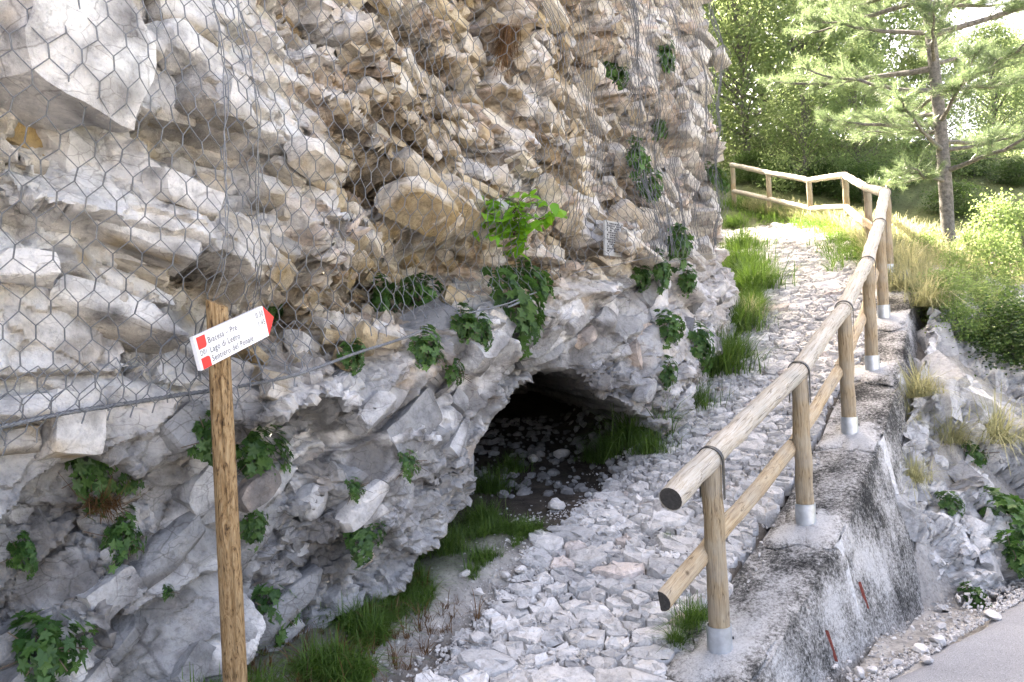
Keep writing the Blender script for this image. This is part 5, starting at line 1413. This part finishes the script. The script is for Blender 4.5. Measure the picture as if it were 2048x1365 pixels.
for a_ in [(2035, 830, 7.9, DV[0], 'dark shrub at the right edge above the rock slope'), (1895, 640, 8.5, BV[1], 'leafy shrub against the concrete wall'),
 (1560, 330, 18.8, DV[0], 'dark shrub behind the far railing rails'), (1640, 350, 18.2, DV[1], 'dark shrub behind the bend of the far railing'), (1500, 310, 19.5, DV[1], 'dark shrub behind the leftmost far post'), (1720, 330, 17.5, DV[0], 'dark shrub behind the bend where the railing turns'), (1790, 340, 19.0, DV[1], 'dark shrub left of the pine trunk'), (1850, 330, 21.0, DV[0], 'dark shrub just behind the pine trunk'), (1950, 330, 20.0, DV[1], 'dark shrub in the gap right of the pine trunk'), (2030, 340, 19.0, DV[0], 'dark shrub at the right edge under the pine'), (1905, 380, 16.5, DV[1], 'dark shrub at the right of the pine foot')]:
    bush(*a_, 'dark shrubs', 'shrub', 1.6)

# ------------------------------------------------------------------ pine
pb0 = Vector((6.42, 11.6, Hxy(6.42, 11.6))); pine = empty('pine_tree', pb0); tag(pine, 'tall pine with grey scaly trunk and sparse needle branches right of the railing', 'tree')
mb = MB(); Rp = random.Random(21); HP = 9.5; tr = []
def trunk_pos(z): return Vector((-.022 * z + .03 * math.sin(z * 1.1), .02 * z, z))
zz = [i * .25 for i in range(-1, int(HP / .25))]
mb.tube([trunk_pos(z) for z in zz], [.076 * (1 - max(z, 0) / HP) ** .8 + .02 + (.04 if z < .1 else 0) for z in zz], 14, False, wob=.03)
obj('trunk', mb.mesh('trunk', True, 60), M['bark'], pine)
tw, NC, ND = [], [], []
def add_branch(z0, az, L, rise, curve):
    mb = MB(); p0 = trunk_pos(z0); d = Vector((math.cos(az), math.sin(az), 0)); pts_ = []
    for k in range(9):
        t = k / 8; pts_.append(p0 + d * (L * t) + Vector((0, 0, L * (rise * t + curve * t * t))) + Vector((Rp.gauss(0, .03), Rp.gauss(0, .03), Rp.gauss(0, .03))) * t)
    r0 = .012 + .014 * L; mb.tube(pts_, [r0 * (1 - .85 * k / 8) + .003 for k in range(9)], 6, False)
    sdv = Vector((-d.y, d.x, 0))
    for k in range(int(L * 13)):
        t = Rp.uniform(.28, 1.0); i_ = min(int(t * 8), 7); b = pts_[i_].lerp(pts_[i_ + 1], t * 8 - i_)
        l_ = Rp.uniform(.15, .55) * (1.1 - .5 * t); dd_ = (d * Rp.uniform(.2, 1) + sdv * Rp.uniform(-1, 1) + Vector((0, 0, Rp.uniform(-.15, .7)))).normalized()
        e = b + dd_ * l_; mb.tube([b, b.lerp(e, .5) + Vector((0, 0, -.02)), e], [.006, .005, .003], 4, False)
        for q in range(3): NC.append((b.lerp(e, .45 + .27 * q))[:]); ND.append(dd_[:])
    NC.append(pts_[-1][:]); ND.append(d[:])
    obj('branch', mb.mesh('branch', True, 60), M['bark'], pine)
R5 = random.Random(8); z = 1.1; az = .4
while z < 8.6:
    for q in range(R5.choice((3, 4, 4))):
        az += 1.75 + R5.gauss(0, .35); ease = min(1, .45 + z * .25) * (1.0 if z < 5 else 1 - (z - 5) / 6)
        L = R5.uniform(1.3, 2.3) * ease * 1.05
        add_branch(z + R5.gauss(0, .07), az, L, R5.uniform(-.05, .30), R5.uniform(.0, .22))
    z += R5.uniform(.30, .46)
NC, ND = np.array(NC), np.array(ND); per = 46; n = len(NC) * per; r = np.random.default_rng(9)
C0 = np.repeat(NC, per, 0) + r.normal(0, .012, (n, 3)); D0_ = np.repeat(ND, per, 0)
off_ = r.uniform(-.09, .06, n)[:, None] * D0_; d = unit(r, n) * .85 + D0_ * .75; d /= np.linalg.norm(d, axis=1, keepdims=True)
L = r.uniform(.08, .14, n)[:, None]; sd = np.cross(d, unit(r, n)); sd /= np.linalg.norm(sd, axis=1, keepdims=True)
V = np.stack([C0 + off_ - sd * .0026, C0 + off_ + sd * .0026, C0 + off_ + d * L], 1).reshape(-1, 3)
col = np.repeat(np.repeat(r.random(len(NC)), per) * .6 + r.random(n) * .4, 3)
me = mesh_np('needles', V, np.arange(n * 3).reshape(-1, 3), True, np.repeat(col[:, None], 3, 1)); o = obj('needles', me, M['needle'], pine); o['kind'] = 'stuff'
